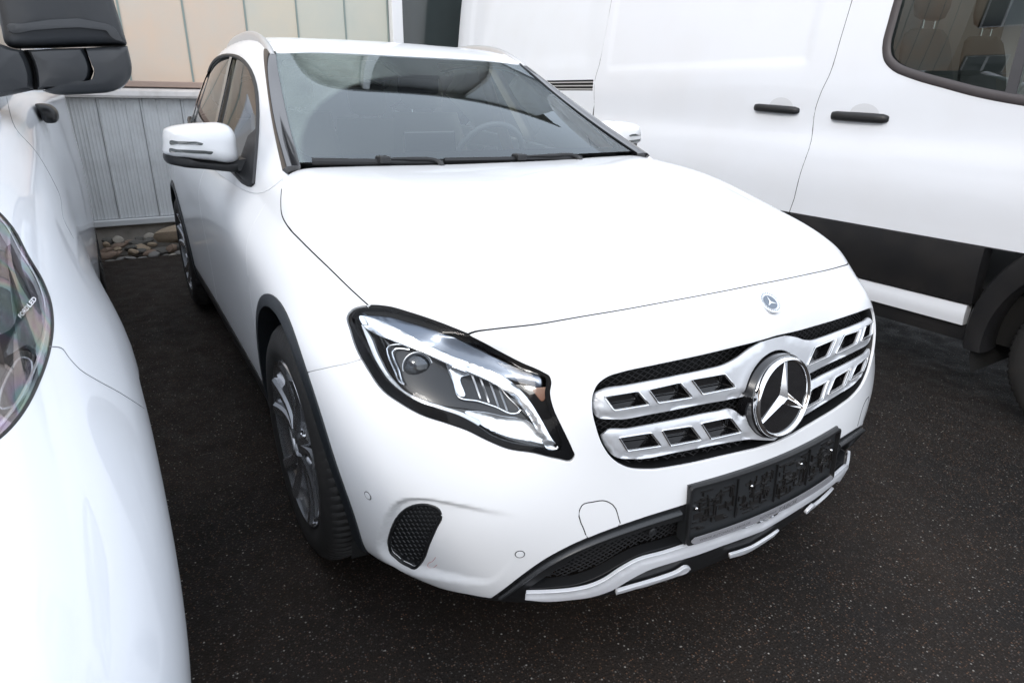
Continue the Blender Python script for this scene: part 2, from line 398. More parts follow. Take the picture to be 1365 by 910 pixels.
# ------------------------------------------------------------------ the car's smooth outer sheet (right half, y < 0)
# rows from the sill up to the middle of the bonnet; columns from the tail round the front corner to the nose
def _g(rows):
    n = len(rows[0]); return [[(r[c][0], -r[c][1], r[c][2]) for r in rows] for c in range(n)]
def rear(z, y=.0): return [(-3.52, 0, z), (-3.46, .55, z)]
BODY_ROWS = [
 # A0 tucked under
 [(-3.40,0,.26),(-3.32,.50,.25),(-3.25,.74,.24),(-2.75,.80,.20),(-1.9,.80,.18),(-1.1,.80,.18),(-.5,.80,.18),(-.1,.80,.18),(.2,.80,.18),(.37,.775,.18),(.54,.675,.175),(.64,.585,.17),(.725,.43,.17),(.78,.22,.17),(.795,0,.17)],
 [(-3.47,0,.31),(-3.40,.55,.30),(-3.33,.80,.28),(-2.75,.865,.245),(-1.9,.862,.225),(-1.1,.862,.225),(-.5,.862,.225),(-.1,.866,.22),(.2,.860,.22),(.41,.828,.215),(.60,.718,.205),(.70,.612,.20),(.785,.45,.20),(.84,.23,.20),(.855,0,.20)],
 [(-3.54,0,.42),(-3.47,.58,.42),(-3.37,.83,.40),(-2.75,.885,.35),(-1.9,.882,.33),(-1.1,.882,.33),(-.5,.884,.33),(-.1,.888,.33),(.2,.886,.33),(.47,.842,.33),(.655,.732,.33),(.74,.62,.33),(.83,.45,.33),(.875,.23,.33),(.89,0,.33)],
 [(-3.53,0,.55),(-3.46,.60,.55),(-3.36,.84,.55),(-2.75,.897,.50),(-1.9,.885,.48),(-1.1,.885,.48),(-.5,.890,.48),(-.1,.900,.48),(.2,.905,.48),(.49,.862,.47),(.68,.742,.47),(.765,.615,.47),(.836,.45,.47),(.878,.23,.47),(.893,0,.47)],
 [(-3.50,0,.68),(-3.43,.60,.68),(-3.33,.84,.68),(-2.75,.902,.63),(-1.9,.890,.61),(-1.1,.888,.61),(-.5,.894,.61),(-.1,.905,.60),(.2,.908,.60),(.49,.862,.60),(.655,.745,.60),(.740,.61,.60),(.828,.45,.60),(.857,.22,.60),(.877,0,.60)],
 [(-3.46,0,.80),(-3.39,.58,.80),(-3.29,.82,.80),(-2.75,.898,.76),(-1.9,.895,.74),(-1.1,.893,.74),(-.5,.896,.73),(-.1,.902,.72),(.2,.902,.715),(.47,.846,.71),(.632,.730,.705),(.698,.60,.705),(.822,.455,.71),(.838,.22,.71),(.857,0,.71)],
 [(-3.42,0,.90),(-3.35,.56,.90),(-3.24,.79,.90),(-2.75,.885,.87),(-1.9,.892,.85),(-1.1,.890,.84),(-.5,.888,.82),(-.1,.886,.80),(.2,.870,.795),(.46,.80,.785),(.57,.695,.775),(.642,.595,.77),(.783,.458,.79),(.817,.23,.80),(.834,0,.803)],
 [(-3.38,0,.97),(-3.31,.54,.97),(-3.20,.76,.97),(-2.75,.862,.95),(-1.9,.872,.92),(-1.1,.870,.905),(-.5,.862,.885),(-.1,.858,.86),(.2,.843,.845),(.42,.778,.828),(.560,.684,.815),(.636,.602,.805),(.738,.455,.827),(.790,.23,.847),(.812,0,.849)],
 [(-3.35,0,1.02),(-3.28,.52,1.02),(-3.16,.72,1.02),(-2.75,.825,1.01),(-1.9,.84,.975),(-1.1,.84,.955),(-.45,.818,.945),(-.06,.815,.91),(.2,.803,.882),(.38,.755,.85),(.510,.692,.848),(.598,.612,.840),(.686,.455,.857),(.733,.23,.871),(.752,0,.879)],
 [(-3.34,0,1.03),(-3.27,.50,1.03),(-3.14,.68,1.03),(-2.75,.79,1.02),(-1.9,.80,.985),(-1.1,.80,.985),(-.46,.772,1.012),(-.08,.768,.970),(.17,.75,.935),(.31,.70,.912),(.455,.640,.903),(.562,.568,.892),(.635,.43,.896),(.675,.21,.896),(.70,0,.901)],
 [(-3.30,0,1.03),(-3.2,.45,1.03),(-3.0,.6,1.03),(-2.7,.68,1.02),(-1.9,.70,.99),(-1.1,.70,1.02),(-.47,.69,1.050),(-.12,.65,1.035),(.10,.62,1.010),(.22,.58,.987),(.33,.54,.970),(.44,.475,.955),(.525,.355,.940),(.555,.18,.937),(.58,0,.940)],
 [(-3.1,0,1.03),(-3.0,.3,1.03),(-2.8,.4,1.03),(-2.5,.42,1.02),(-1.8,.44,.99),(-1.0,.44,1.03),(-.42,.42,1.050),(-.2,.41,1.048),(-.05,.40,1.041),(.07,.37,1.030),(.15,.33,1.019),(.24,.29,1.006),(.30,.22,.988),(.34,.12,.982),(.36,0,.980)],
 [(-2.9,0,1.03),(-2.7,0,1.03),(-2.4,0,1.03),(-2.1,0,1.02),(-1.5,0,1.0),(-.9,0,1.03),(-.38,0,1.050),(-.33,0,1.050),(-.27,0,1.049),(-.21,0,1.047),(-.15,0,1.045),(-.11,0,1.042),(-.07,0,1.038),(-.03,0,1.034),(0,0,1.031)],
]
BODY = Surf(_g(BODY_ROWS), res=12, sym=True)
# orientation: make the normal point outwards
if BODY.nrm([12.5], [3.5])[0][0] < 0: BODY.flip = True; BODY.N = -BODY.N
NU = BODY.nu

# ------------------------------------------------------------------ materials
def new_mat(name):
    m = bpy.data.materials.new(name); m.use_nodes = True
    return m, m.node_tree, m.node_tree.nodes['Principled BSDF']
def simple(name, c, rough=.5, metal=0, coat=0, spec=None, bump=None, var=None, coat_rough=.03):
    m, t, b = new_mat(name)
    b.inputs['Base Color'].default_value = (*c, 1); b.inputs['Roughness'].default_value = rough
    b.inputs['Metallic'].default_value = metal; b.inputs['Coat Weight'].default_value = coat
    b.inputs['Coat Roughness'].default_value = coat_rough
    if spec is not None: b.inputs['Specular IOR Level'].default_value = spec
    tc = t.nodes.new('ShaderNodeTexCoord')
    if bump:
        n = t.nodes.new('ShaderNodeTexNoise'); n.inputs['Scale'].default_value = bump[0]; n.inputs['Detail'].default_value = 3
        bp = t.nodes.new('ShaderNodeBump'); bp.inputs['Strength'].default_value = bump[1]; bp.inputs['Distance'].default_value = bump[2]
        t.links.new(tc.outputs['Object'], n.inputs['Vector']); t.links.new(n.outputs[0], bp.inputs['Height']); t.links.new(bp.outputs[0], b.inputs['Normal'])
    if var:      # var: (scale, colour, amount) slight dirt
        n = t.nodes.new('ShaderNodeTexNoise'); n.inputs['Scale'].default_value = var[0]; n.inputs['Detail'].default_value = 6
        r = t.nodes.new('ShaderNodeValToRGB'); r.color_ramp.elements[0].position = .45; r.color_ramp.elements[1].position = .75
        r.color_ramp.elements[0].color = (*c, 1); r.color_ramp.elements[1].color = tuple(c[i]*(1-var[2])+var[1][i]*var[2] for i in range(3))+(1,)
        t.links.new(tc.outputs['Object'], n.inputs['Vector']); t.links.new(n.outputs[0], r.inputs[0]); t.links.new(r.outputs[0], b.inputs['Base Color'])
    return m
def glass(name, tint=(1, 1, 1), tr=.9, rough=0.0, ior=1.5, spots=None, refl=1.0):
    """thin glass: Fresnel mix of a see-through tint and a sharp reflection"""
    m = bpy.data.materials.new(name); m.use_nodes = True; t = m.node_tree; t.nodes.clear()
    out = t.nodes.new('ShaderNodeOutputMaterial'); mx = t.nodes.new('ShaderNodeMixShader')
    tp = t.nodes.new('ShaderNodeBsdfTransparent'); tp.inputs[0].default_value = (*[x*tr for x in tint], 1)
    gl = t.nodes.new('ShaderNodeBsdfGlossy'); gl.inputs['Roughness'].default_value = rough; gl.inputs['Color'].default_value = (refl, refl, refl, 1)
    fr = t.nodes.new('ShaderNodeFresnel'); fr.inputs['IOR'].default_value = ior
    t.links.new(fr.outputs[0], mx.inputs[0]); t.links.new(tp.outputs[0], mx.inputs[1]); t.links.new(gl.outputs[0], mx.inputs[2])
    last = mx
    if spots:    # drops and dust: (scale, threshold, amount)
        tc = t.nodes.new('ShaderNodeTexCoord'); n = t.nodes.new('ShaderNodeTexNoise'); n.inputs['Scale'].default_value = spots[0]; n.inputs['Detail'].default_value = 5
        r = t.nodes.new('ShaderNodeValToRGB'); r.color_ramp.elements[0].position = spots[1]; r.color_ramp.elements[1].position = spots[1]+.12
        r.color_ramp.elements[1].color = (spots[2],)*3+(1,)
        d = t.nodes.new('ShaderNodeBsdfDiffuse'); d.inputs[0].default_value = (.55, .6, .58, 1); m2 = t.nodes.new('ShaderNodeMixShader')
        t.links.new(tc.outputs['Object'], n.inputs['Vector']); t.links.new(n.outputs[0], r.inputs[0]); t.links.new(r.outputs[0], m2.inputs[0])
        t.links.new(mx.outputs[0], m2.inputs[1]); t.links.new(d.outputs[0], m2.inputs[2]); last = m2
    t.links.new(last.outputs[0], out.inputs[0]); return m
PAINT = simple('white_paint', (.80, .81, .82), .45, coat=.7, spec=.35, bump=(900, .02, .0004))
VPAINT = simple('van_white_paint', (.76, .79, .835), .42, coat=.8, spec=.4, bump=(700, .02, .0004), var=(3, (.7, .71, .72), .3))
BLACKP = simple('black_plastic', (.0095, .010, .011), .45, bump=(900, .25, .0006))
GREYP = simple('grey_plastic', (.020, .022, .024), .36, bump=(1400, .2, .0004), var=(6, (.035, .035, .037), .5))
GLOSSB = simple('gloss_black', (.008, .008, .009), .08, coat=1)
DARK = simple('dark_void', (.004, .004, .004), .9)
RUBBER = simple('rubber', (.013, .0125, .012), .72, bump=(300, .3, .001), var=(12, (.03, .027, .024), .5))
CHROME = simple('chrome', (.86, .87, .88), .07, metal=1)
SATIN = simple('satin_silver', (.68, .70, .73), .36, metal=.45, coat=.5)
SKID = simple('skid_silver', (.86, .88, .92), .42, metal=.3, coat=.6)
ALU = simple('brushed_aluminium', (.62, .62, .62), .35, metal=.6)
RIMM = simple('rim_silver', (.52, .53, .55), .24, metal=.9, coat=.6)
RIMD = simple('rim_dark', (.03, .032, .036), .3, metal=.6, coat=.5)
GLASS = glass('window_glass', (.80, .90, .86), .80, spots=(260, .66, .35))
SGLASS = glass('side_glass', (.66, .74, .70), .62)
LENS = glass('lamp_lens', (.97, .99, 1), .98, ior=1.2)
CLEAR = glass('inner_lens', (.95, .97, 1), .8, ior=1.6)
FAB = simple('seat_fabric', (.36, .33, .29), .85, bump=(500, .4, .002))
BEIGE = simple('beige_trim', (.58, .48, .38), .8)
DASH = simple('dashboard_plastic', (.07, .07, .075), .6, bump=(600, .3, .001))
ORANGE = simple('orange_reflection', (.17, .055, .018), .3, coat=1)
RED = simple('red_scratch', (.45, .06, .06), .6)

# ------------------------------------------------------------------ helpers: cutting loops
def nearest(poly, p):
    d = ((np.array(poly)-np.array(p))**2).sum(1); return int(np.argmin(d))
def arc(poly, a, b, step=1):
    """vertices of a closed polyline from index a to index b, going forward (or backward)"""
    n = len(poly); out = [poly[a]]; i = a
    while i != b: i = (i+step) % n; out.append(poly[i])
    return out
def seg(S, p, q, n=6): return [np.array(p)+(np.array(q)-np.array(p))*t/n for t in range(n+1)]
def cat(*ls):
    out = []
    for l in ls:
        for p in l:
            if not out or np.linalg.norm(np.array(p)-out[-1]) > 1e-6: out.append(np.array(p, float))
    if np.linalg.norm(out[0]-out[-1]) < 1e-6: out.pop()
    return out
def inside_xy(x, y, poly):
    c = np.zeros(len(x), bool); n = len(poly)
    for i in range(n):
        x1, y1 = poly[i][:2]; x2, y2 = poly[(i+1) % n][:2]
        if y1 == y2: continue
        c ^= ((y1 > y) != (y2 > y)) & (x < (x2-x1)*(y-y1)/(y2-y1)+x1)
    return c
class PlanSurf(Surf):
    """height field resampled from another sheet (seen from above), smoothed; u along x, v along y, 4 cm cells"""
    def __init__(s, src, x0, x1, y0, sig=.02, fit=None):
        s.h = .04; s.x0 = x0; s.y0 = y0; s.nu = int(round((x1-x0)/s.h)); s.nv = int(round(-y0/s.h)); s.flip = False
        s.g = .008; nx = int((x1-x0)/s.g)+2; ny = int(-y0/s.g)+1
        Z = np.full((nx, ny), np.nan)
        tree, X = src.bvh(0)
        for i in range(nx):
            for j in range(ny):
                hh = tree.ray_cast(Vector((x0+i*s.g, min(y0+j*s.g, -1e-4), 4)), Vector((0, 0, -1)))
                if hh[0] is not None: Z[i, j] = hh[0].z
        for it in range(400):
            bad = np.isnan(Z)
            if not bad.any(): break
            Zp = np.pad(Z, 1, constant_values=np.nan); nb = np.stack([Zp[2:, 1:-1], Zp[:-2, 1:-1], Zp[1:-1, 2:], Zp[1:-1, :-2]])
            with np.errstate(all='ignore'): mnn = np.nanmin(nb, 0)
            Z[bad] = mnn[bad]-.008
        if fit is not None:                                # one smooth polynomial skin over the wanted area
            xs_ = x0+np.arange(nx)*s.g; ys_ = y0+np.arange(ny)*s.g; XX, YY = np.meshgrid(xs_, ys_, indexing='ij')
            m = inside_xy(XX.ravel(), YY.ravel(), fit).reshape(XX.shape); cx_ = (XX-XX[m].mean())/.6; cy_ = (YY/.8)**2
            B = np.stack([cx_**i*cy_**j for i in range(7) for j in range(6) if i+j <= 8], -1); w = np.where(m, 1., .0)
            co, *_ = np.linalg.lstsq(B[m], Z[m], rcond=1e-7); Zf = B@co; s.err = float(np.abs(Zf-Z)[m].max())
            dd = np.full(XX.shape, 9.)
            for p in fit[:-3]: dd = np.minimum(dd, np.hypot(XX-p[0], YY-p[1]))
            wv = np.clip(1-dd/.09, 0, 1); wv = wv*wv*(3-2*wv); Zf = Zf+(Z-Zf)*wv
            Z = np.clip(Zf, -1, 3)
        Z = np.concatenate([Z, Z[:, -2:-40:-1]], 1)       # mirror across y = 0
        k = np.exp(-.5*(np.arange(-9, 10)*s.g/sig)**2); k /= k.sum()
        Zp = np.pad(Z, 9, mode='reflect', reflect_type='odd')
        Zp = np.apply_along_axis(lambda a: np.convolve(a, k, 'valid'), 0, Zp)
        Zp = np.apply_along_axis(lambda a: np.convolve(a, k, 'valid'), 1, Zp)
        s.Z = Zp
    def z(s, x, y):
        a = (x-s.x0)/s.g; b = (y-s.y0)/s.g; i = np.clip(a.astype(int), 1, s.Z.shape[0]-3); j = np.clip(b.astype(int), 1, s.Z.shape[1]-3)
        fa = a-i; fb = b-j
        R = [cr1(s.Z[i-1, j+k], s.Z[i, j+k], s.Z[i+1, j+k], s.Z[i+2, j+k], fa) for k in (-1, 0, 1, 2)]
        return cr1(*R, fb)
    def ev(s, u, v):
        x = s.x0+np.asarray(u, float)*s.h; y = s.y0+np.asarray(v, float)*s.h
        return np.stack([x, y, s.z(x, y)], -1)
    def jac(s, u, v):
        e = .05; u = np.asarray(u, float); v = np.asarray(v, float)
        return (s.ev(u+e, v)-s.ev(u-e, v))/(2*e), (s.ev(u, v+e)-s.ev(u, v-e))/(2*e)
    def uv(s, p): return np.array([(p[0]-s.x0)/s.h, (p[1]-s.y0)/s.h])

# ------------------------------------------------------------------ the parked car in the middle
CAR = thing('parked_car', 'white compact crossover with round star badge in its silver grille and an empty plate holder', 'car')
# lines seen in the photograph (x, y in its pixels), dropped on the sheet
HLC = [(494.3, 406.6), (517, 408.6), (545.7, 416.6), (577, 427), (611.4, 440.6), (640, 454.3), (668.6, 470), (697, 484.3), (722.9, 495.7), (732.5, 502),
       (734.5, 508), (732.9, 522.9), (737, 542.9), (748.6, 568.6), (762.9, 599), (766, 607), (762.5, 613.5), (742.9, 612), (711.4, 604.3), (677, 598.6), (648.6, 587),
       (622.9, 574.3), (594.3, 564.3), (560, 552.9), (534.3, 538.6), (508.6, 520), (488.6, 491.4), (474.3, 465.7), (465.7, 440), (461.8, 421), (468.6, 412), (480, 407.5)]
HLP = spl(HLC, True, n=5)
HL = [BODY.px(*p) for p in HLP]
SHUTP = [(375, 252), (374, 268), (376, 288), (385, 304), (400, 320), (440, 359), (470, 388), (491, 407)]
SHUT1 = loop_px(BODY, SHUTP, closed=False, n=5)
i_a, i_b = nearest(HLP, (493, 407)), nearest(HLP, (620, 445))
SHUT2 = [BODY.px(*p) for p in spl([HLP[i_b], (640, 440.5), (690, 436), (760, 424.5), (832, 412.5), (900, 400), (960, 389)], n=5)]
cU, cV = NU, BODY.front(0, .893)[1]
SHUT2 = SHUT2+seg(BODY, SHUT2[-1], (NU, BODY.px(1000, 380.8)[1]), 6)[1:]
SHUT2 = [np.array(p) for p in spl(SHUT2[::4]+[SHUT2[-1]], n=5)]
SHUT2[-1] = np.array([NU, SHUT2[-1][1]])
SHUT = cat(SHUT1, arc(HL, i_a, i_b), SHUT2)
SEAMP = [(480, 479), (462, 484.5), (445, 488), (428, 492), (410, 496)]
i_s = nearest(HLP, SEAMP[0])
AC, AR = (0., .352), .418
def archpt(a, r=AR, cx=0.):
    return BODY.side(cx+AC[0]+r*math.cos(a), AC[1]+r*math.sin(a))
sm = BODY.ev(*[np.array([t]) for t in BODY.px(410, 496)])[0]
a_s = math.atan2(sm[2]-AC[1], sm[0]-AC[0])
ARCHF = [archpt(a) for a in np.linspace(a_s, math.asin((.215-AC[1])/AR), 14)]       # seam down to the bumper's bottom
ARCHR = [archpt(a) for a in np.linspace(a_s, math.pi-math.asin((.33-AC[1])/AR), 30)]  # seam over the top to the sill
SEAM = [BODY.px(*p) for p in spl(SEAMP[:-1], n=3)]+[ARCHF[0]]
# bonnet
S3 = BODY.at(np.array(SHUT)[:, 0], np.array(SHUT)[:, 1])
HOODS = PlanSurf(BODY, -.62, .90, -.92, sig=.006, fit=[(p[0]+.004, p[1]-.004) for p in S3]+[(.9, .02), (-.47, .02), (-.47, S3[0][1])])
hood_rear = [(-.385, -.775), (-.43, -.72), (-.415, -.60), (-.385, -.40), (-.365, -.2), (-.36, 0)]
hr = [HOODS.uv(p) for p in spl([S3[0][:2]]+hood_rear, n=5)][1:]
hr[-1][1] = HOODS.nv
hood_loop = cat([HOODS.uv(p) for p in S3], hr[::-1])
hood_loop = [p.copy() for p in hood_loop]
k = len(S3)-1; hood_loop[k][1] = HOODS.nv
panel(HOODS, 'bonnet', hood_loop, mat=PAINT, parent=CAR, step=.022, gap=.0032, skirt=.02)
# wing
dl = [(-.425, .95), (-.43, .917), (-.425, .82), (-.40, .74), (-.41, .60), (-.42, .45), (-.428, .38)]
DLINE = [BODY.side(*p) for p in spl(dl, n=4)]
wtop = [BODY.px(*p) for p in ((336, 262), (352, 247), (366, 235), (378, 225), (383, 228))]
fend = cat(SHUT1, arc(HL, i_a, i_s, -1), SEAM, ARCHR, DLINE[::-1], wtop)
panel(BODY, 'front_wing', fend, mat=PAINT, parent=CAR, step=.022, gap=.0018, skirt=.02, mirror='pair')
# grille outline
GRP = [(1000.8, 457.7), (935, 473.5), (869, 487.4), (829.3, 496), (809.6, 502.5), (796.4, 513), (790.2, 528), (789.6, 544.4), (795, 570), (804, 594), (818, 612.5), (838, 623.5), (862.3, 626), (908.5, 620.2), (967.8, 607), (1008, 598)]
GRL = loop_px(BODY, GRP, closed=False, n=5)
g_top = np.array([NU, BODY.front(-.001, .782)[1]]); g_bot = np.array([NU, BODY.front(-.001, .534)[1]])
GRL = cat([g_top], GRL, [g_bot])
# side vent, bumper lower edge
VENTP = [(516.5, 725.5), (519.4, 709.7), (528.6, 691), (541.8, 679), (557.6, 674), (573.5, 674.6), (584.5, 679.4), (587.5, 687.3), (580, 704.4), (570.8, 725.5), (562.5, 747), (555.3, 755.5), (544.4, 752.7), (528.6, 744), (518.5, 734)]
VENT = loop_px(BODY, VENTP, n=4, off=-.012)
LOWP = [(655, 797), (672, 785), (690, 771), (722, 748), (760, 727), (800, 710), (860, 689), (917, 671), (960, 655)]
LOW = loop_px(BODY, LOWP, closed=False, n=5)
l_c = np.array([NU, BODY.front(-.001, .462)[1]])
LOW = LOW+seg(BODY, LOW[-1], l_c, 5)[1:]
botP = [(490, 741), (520, 760), (560, 775), (600, 787), (630, 793)]
BOT = [BODY.px(*p) for p in spl(botP, n=4)]
TOWP = [(781, 712.5), (772.5, 680), (776.5, 672.7), (790, 668.8), (808, 667.6), (817, 672.7), (826.7, 697)]
TOW = [BODY.px(*p) for p in spl(TOWP, n=4)]
iL1, iL2 = nearest(LOW, TOW[-1]), nearest(LOW, TOW[0])
TOW_LOOP = cat(TOW, [LOW[i] for i in range(iL1, iL2-1, -1)])
LOWC = cat(LOW[:iL2+1], TOW, LOW[iL1:])
bump = cat(SHUT2[::-1], arc(HL, i_b, i_s), SEAM, ARCHF, BOT, LOWC, [l_c, g_bot], GRL[::-1], [g_top])
RECP = np.array(spl([(501.5, 724), (505, 708), (514, 685), (528, 669), (547, 663.5), (568, 664), (605, 669.5), (647, 677), (690, 685), (716, 698), (692, 740), (655, 779), (618, 779), (584, 774), (553, 768), (530, 760), (514, 749.5), (504, 738)], True, n=4))
def pxproj(P):
    d = P-CAMP; w = d@_f; return np.stack([682.5+FPX*(d@_r)/w, 455-FPX*(d@_u)/w], 1)
def recess(UV, P):
    q = pxproj(P); n = len(RECP); dmin = np.full(len(q), 1e9); ins = np.zeros(len(q), bool)
    for i in range(n):
        a, b = RECP[i], RECP[(i+1) % n]; ab = b-a; t = np.clip(((q-a)@ab)/(ab@ab), 0, 1); dmin = np.minimum(dmin, np.linalg.norm(q-a-t[:, None]*ab, axis=1))
        m = (a[1] > q[:, 1]) != (b[1] > q[:, 1])
        with np.errstate(all='ignore'): ins ^= m & (q[:, 0] < (b[0]-a[0])*(q[:, 1]-a[1])/(b[1]-a[1])+a[0])
    s = np.clip(dmin/9, 0, 1); s = s*s*(3-2*s)
    fade = np.clip((700-q[:, 0])/160, 0, 1); fade = fade*fade*(3-2*fade)
    return np.where(ins, -.016*s*fade, 0)
# extra points along the recess crease for a crisp relief
ex = []
for gx in np.arange(496, 716, 4.):
    for gy in np.arange(658, 786, 4.): ex.append(BODY.px(gx+(2. if int(gy/4) % 2 else 0), gy))
def inside1(p, poly):
    x, y = p; c = False; n = len(poly)
    for i in range(n):
        x1, y1 = poly[i]; x2, y2 = poly[(i+1) % n]
        if (y1 > y) != (y2 > y) and x < (x2-x1)*(y-y1)/(y2-y1)+x1: c = not c
    return c
ex = [e for e in ex if inside1(e, bump) and not inside1(e, inset(BODY, VENT, -.006)) and min(np.linalg.norm(e-b) for b in bump) > .02]
panel(BODY, 'front_bumper', bump, [VENT], mat=PAINT, parent=CAR, step=.014, gap=.0018, hgap=0, skirt=.008, off=recess, extra=[ex], smooth_relief=True)
panel(BODY, 'tow_eye_cover', TOW_LOOP, mat=PAINT, parent=CAR, step=.012, gap=.0012, skirt=.01, mirror='pair')
# dark strips and beads put in the skin's joints for the gap shade
for nm, lp in (('joint_shade', SHUT), ('joint_shade', SEAM)):
    L = np.array(lp); P = BODY.at(L[:, 0], L[:, 1], -.016); N = BODY.nrm(L[:, 0], L[:, 1]); T = np.gradient(P, axis=0); T /= np.linalg.norm(T, axis=1)[:, None]
    Wd = np.cross(N, T)*.014
    rings = [[tuple(P[i]-Wd[i]), tuple(P[i]+Wd[i]), tuple(P[i]+Wd[i]-N[i]*.003), tuple(P[i]-Wd[i]-N[i]*.003)] for i in range(len(P))]
    for sg in (1, -1):
        MB().loft([[(a, sg*b, c) for a, b, c in r] for r in rings]).build(nm, DARK, CAR)
        Q = BODY.at(L[:, 0], L[:, 1], -.0034 if lp is SHUT else -.0062); MB().tube([(a, sg*b, c) for a, b, c in Q], .0040 if lp is SHUT else .003, 6).build(nm, DARK, CAR)

# ------------------------------------------------------------------ headlights
SURB = simple('lamp_surround_black', (.004, .004, .005), .5, spec=.1)
def c5(*L): return [(440+x/3.5, 380+y/3.5) for x, y in L]
def pixdist(loopP, P):
    q = pxproj(P); n = len(loopP); dmin = np.full(len(q), 1e9)
    for i in range(n):
        a, b = np.array(loopP[i]), np.array(loopP[(i+1) % n]); ab = b-a; t = np.clip(((q-a)@ab)/max(ab@ab, 1e-9), 0, 1)
        dmin = np.minimum(dmin, np.linalg.norm(q-a-t[:, None]*ab, axis=1))
    return dmin
def pillow(loopP, base, h, w):
    def f(UV, P):
        s = np.clip(pixdist(loopP, P)/w, 0, 1); return base+h*np.sqrt(np.clip(1-(1-s)**2, 0, 1))
    return f
def px_panel(name, pts, mat, parent, off=0, step=.007, relief=None, holes=(), skirt=.008, mirror='pair', sharp=(), n=5, gap=0, S=None, bev=.0008):
    S = S or BODY
    lp = spl(pts, True, sharp, n); L = [S.px(p[0], p[1], off) for p in lp]
    H = [[S.px(p[0], p[1], off) for p in spl(h, True, (), n)] for h in holes]
    return panel(S, name, L, H, mat=mat, parent=parent, step=step, off=(pillow(lp, off, relief[0]*.6, relief[1]) if relief else off), gap=gap, hgap=0, skirt=skirt, mirror=mirror, bev=bev)
LAMPG = simple('lamp_grey_cover', (.13, .155, .20), .3, metal=.6, coat=.5)
LAMPC = simple('lamp_reflector', (.78, .81, .86), .2, metal=.85, coat=.2)
HLR = panel(BODY, 'headlight', HL, mat=GLOSSB, parent=CAR, step=.02, off=-.058, gap=.004, skirt=0, mirror='pair')
def under(obs, i=None):
    for k, o in enumerate(obs): o.parent = HLR[k]
    return obs
under(panel(BODY, 'lens', HL, mat=LENS, parent=CAR, step=.015, off=-.001, gap=.002, skirt=0, mirror='pair'))
RIN = c5((100,152),(124,116),(200,104),(300,115),(422,152),(523,194),(623,242),(724,296),(853,359),(964,408),(1006,430),(1010,460),(1004,500),(1018,570),(1058,660),(1082,740),(1078,772),(1040,778),(960,760),(850,740),(760,708),(680,655),(600,612),(500,578),(400,545),(325,500),(255,440),(195,350),(148,260),(112,195))
RINL = [BODY.px(*p, -.004) for p in spl(RIN, True, n=4)]
under(panel(BODY, 'surround', HL, [RINL], mat=SURB, parent=CAR, step=.012, off=-.005, gap=.002, hgap=0, skirt=.012, mirror='pair'))
# side walls of the lamp bowl
for sg in (1, -1):
    L = np.array(inset(BODY, HL, .004)); A = BODY.at(L[:, 0], L[:, 1], -.006); B = BODY.at(L[:, 0], L[:, 1], -.058)
    A[:, 1] *= sg; B[:, 1] *= sg; n = len(A); mb = MB()
    mb.add(list(A)+list(B), [(i, (i+1) % n, n+(i+1) % n, n+i) for i in range(n)]); mb.build('bowl', GLOSSB, HLR[0 if sg == 1 else 1])
under(px_panel('upper_cover', c5((150,132),(220,125),(320,140),(430,178),(530,220),(640,275),(760,335),(880,392),(985,440),(985,470),(900,455),(800,425),(690,380),(560,330),(420,270),(300,215),(200,160)), LAMPG, CAR, off=-.022, relief=(.006, 6)))
under(px_panel('daytime_strip', c5((143,150),(200,160),(300,200),(420,262),(550,325),(700,382),(830,440),(920,525),(985,625),(1035,715),(1062,755),(1020,762),(975,690),(915,590),(855,520),(780,468),(690,425),(560,372),(430,312),(300,262),(215,228),(165,195)), LAMPC, CAR, off=-.018, relief=(.009, 4)))
under(px_panel('lower_reflector', c5((630,590),(700,590),(800,610),(930,640),(955,665),(990,715),(1025,765),(930,745),(830,718),(750,680),(690,640)), LAMPC, CAR, off=-.03, relief=(-.008, 8), skirt=.004))
under(px_panel('lower_trim', c5((150,185),(185,235),(225,330),(275,420),(340,490),(430,535),(540,570),(640,605),(700,645),(690,655),(620,622),(530,590),(420,556),(330,510),(262,440),(212,345),(172,245)), SATIN, CAR, off=-.02, relief=(.004, 3)))
# two dark lamp chambers inside bright frames
CH1 = c5((278,282),(350,280),(440,312),(545,352),(600,372),(690,392),(765,440),(830,515),(893,598),(930,640),(800,610),(640,575),(520,560),(400,520),(335,468),(300,390))
under(px_panel('lamp_chamber', CH1, simple('chamber_black', (.008, .009, .012), .3, coat=.15), CAR, off=-.040, step=.012, skirt=.01))
def frame_tube(name, pts, r, mat, par, off, sharp=(), closed=True, S=None, n=5, sides=6, flat=1., mir=True):
    S = S or BODY
    P = [S.px(p[0], p[1], off) for p in spl(pts, closed, sharp, n)]; A = np.array(P); X = S.at(A[:, 0], A[:, 1], off)
    out = []
    for k, sg in enumerate((1, -1) if mir else (1,)):
        Y = X.copy(); Y[:, 1] *= sg
        par2 = par[k] if isinstance(par, list) else par
        out.append(MB().tube([tuple(p) for p in Y], r, sides, flat, closed=closed).build(name, mat, par2, 40))
    return out
frame_tube('chamber_frame', c5((276,283),(300,277),(360,286),(372,296),(310,296),(300,300),(322,400),(335,445),(345,462),(325,450),(302,400)), .0018, LAMPC, HLR, -.034)
frame_tube('chamber_frame', c5((548,352),(620,372),(700,395),(765,442),(825,515),(882,592),(862,598),(770,566),(690,540),(600,520),(575,450)), .0019, LAMPC, HLR, -.032)
under(px_panel('fluted_reflector', c5((556,360),(640,378),(700,400),(640,420),(610,430),(625,520),(600,515),(580,460)), LAMPC, CAR, off=-.036, relief=(.004, 5), skirt=.003))
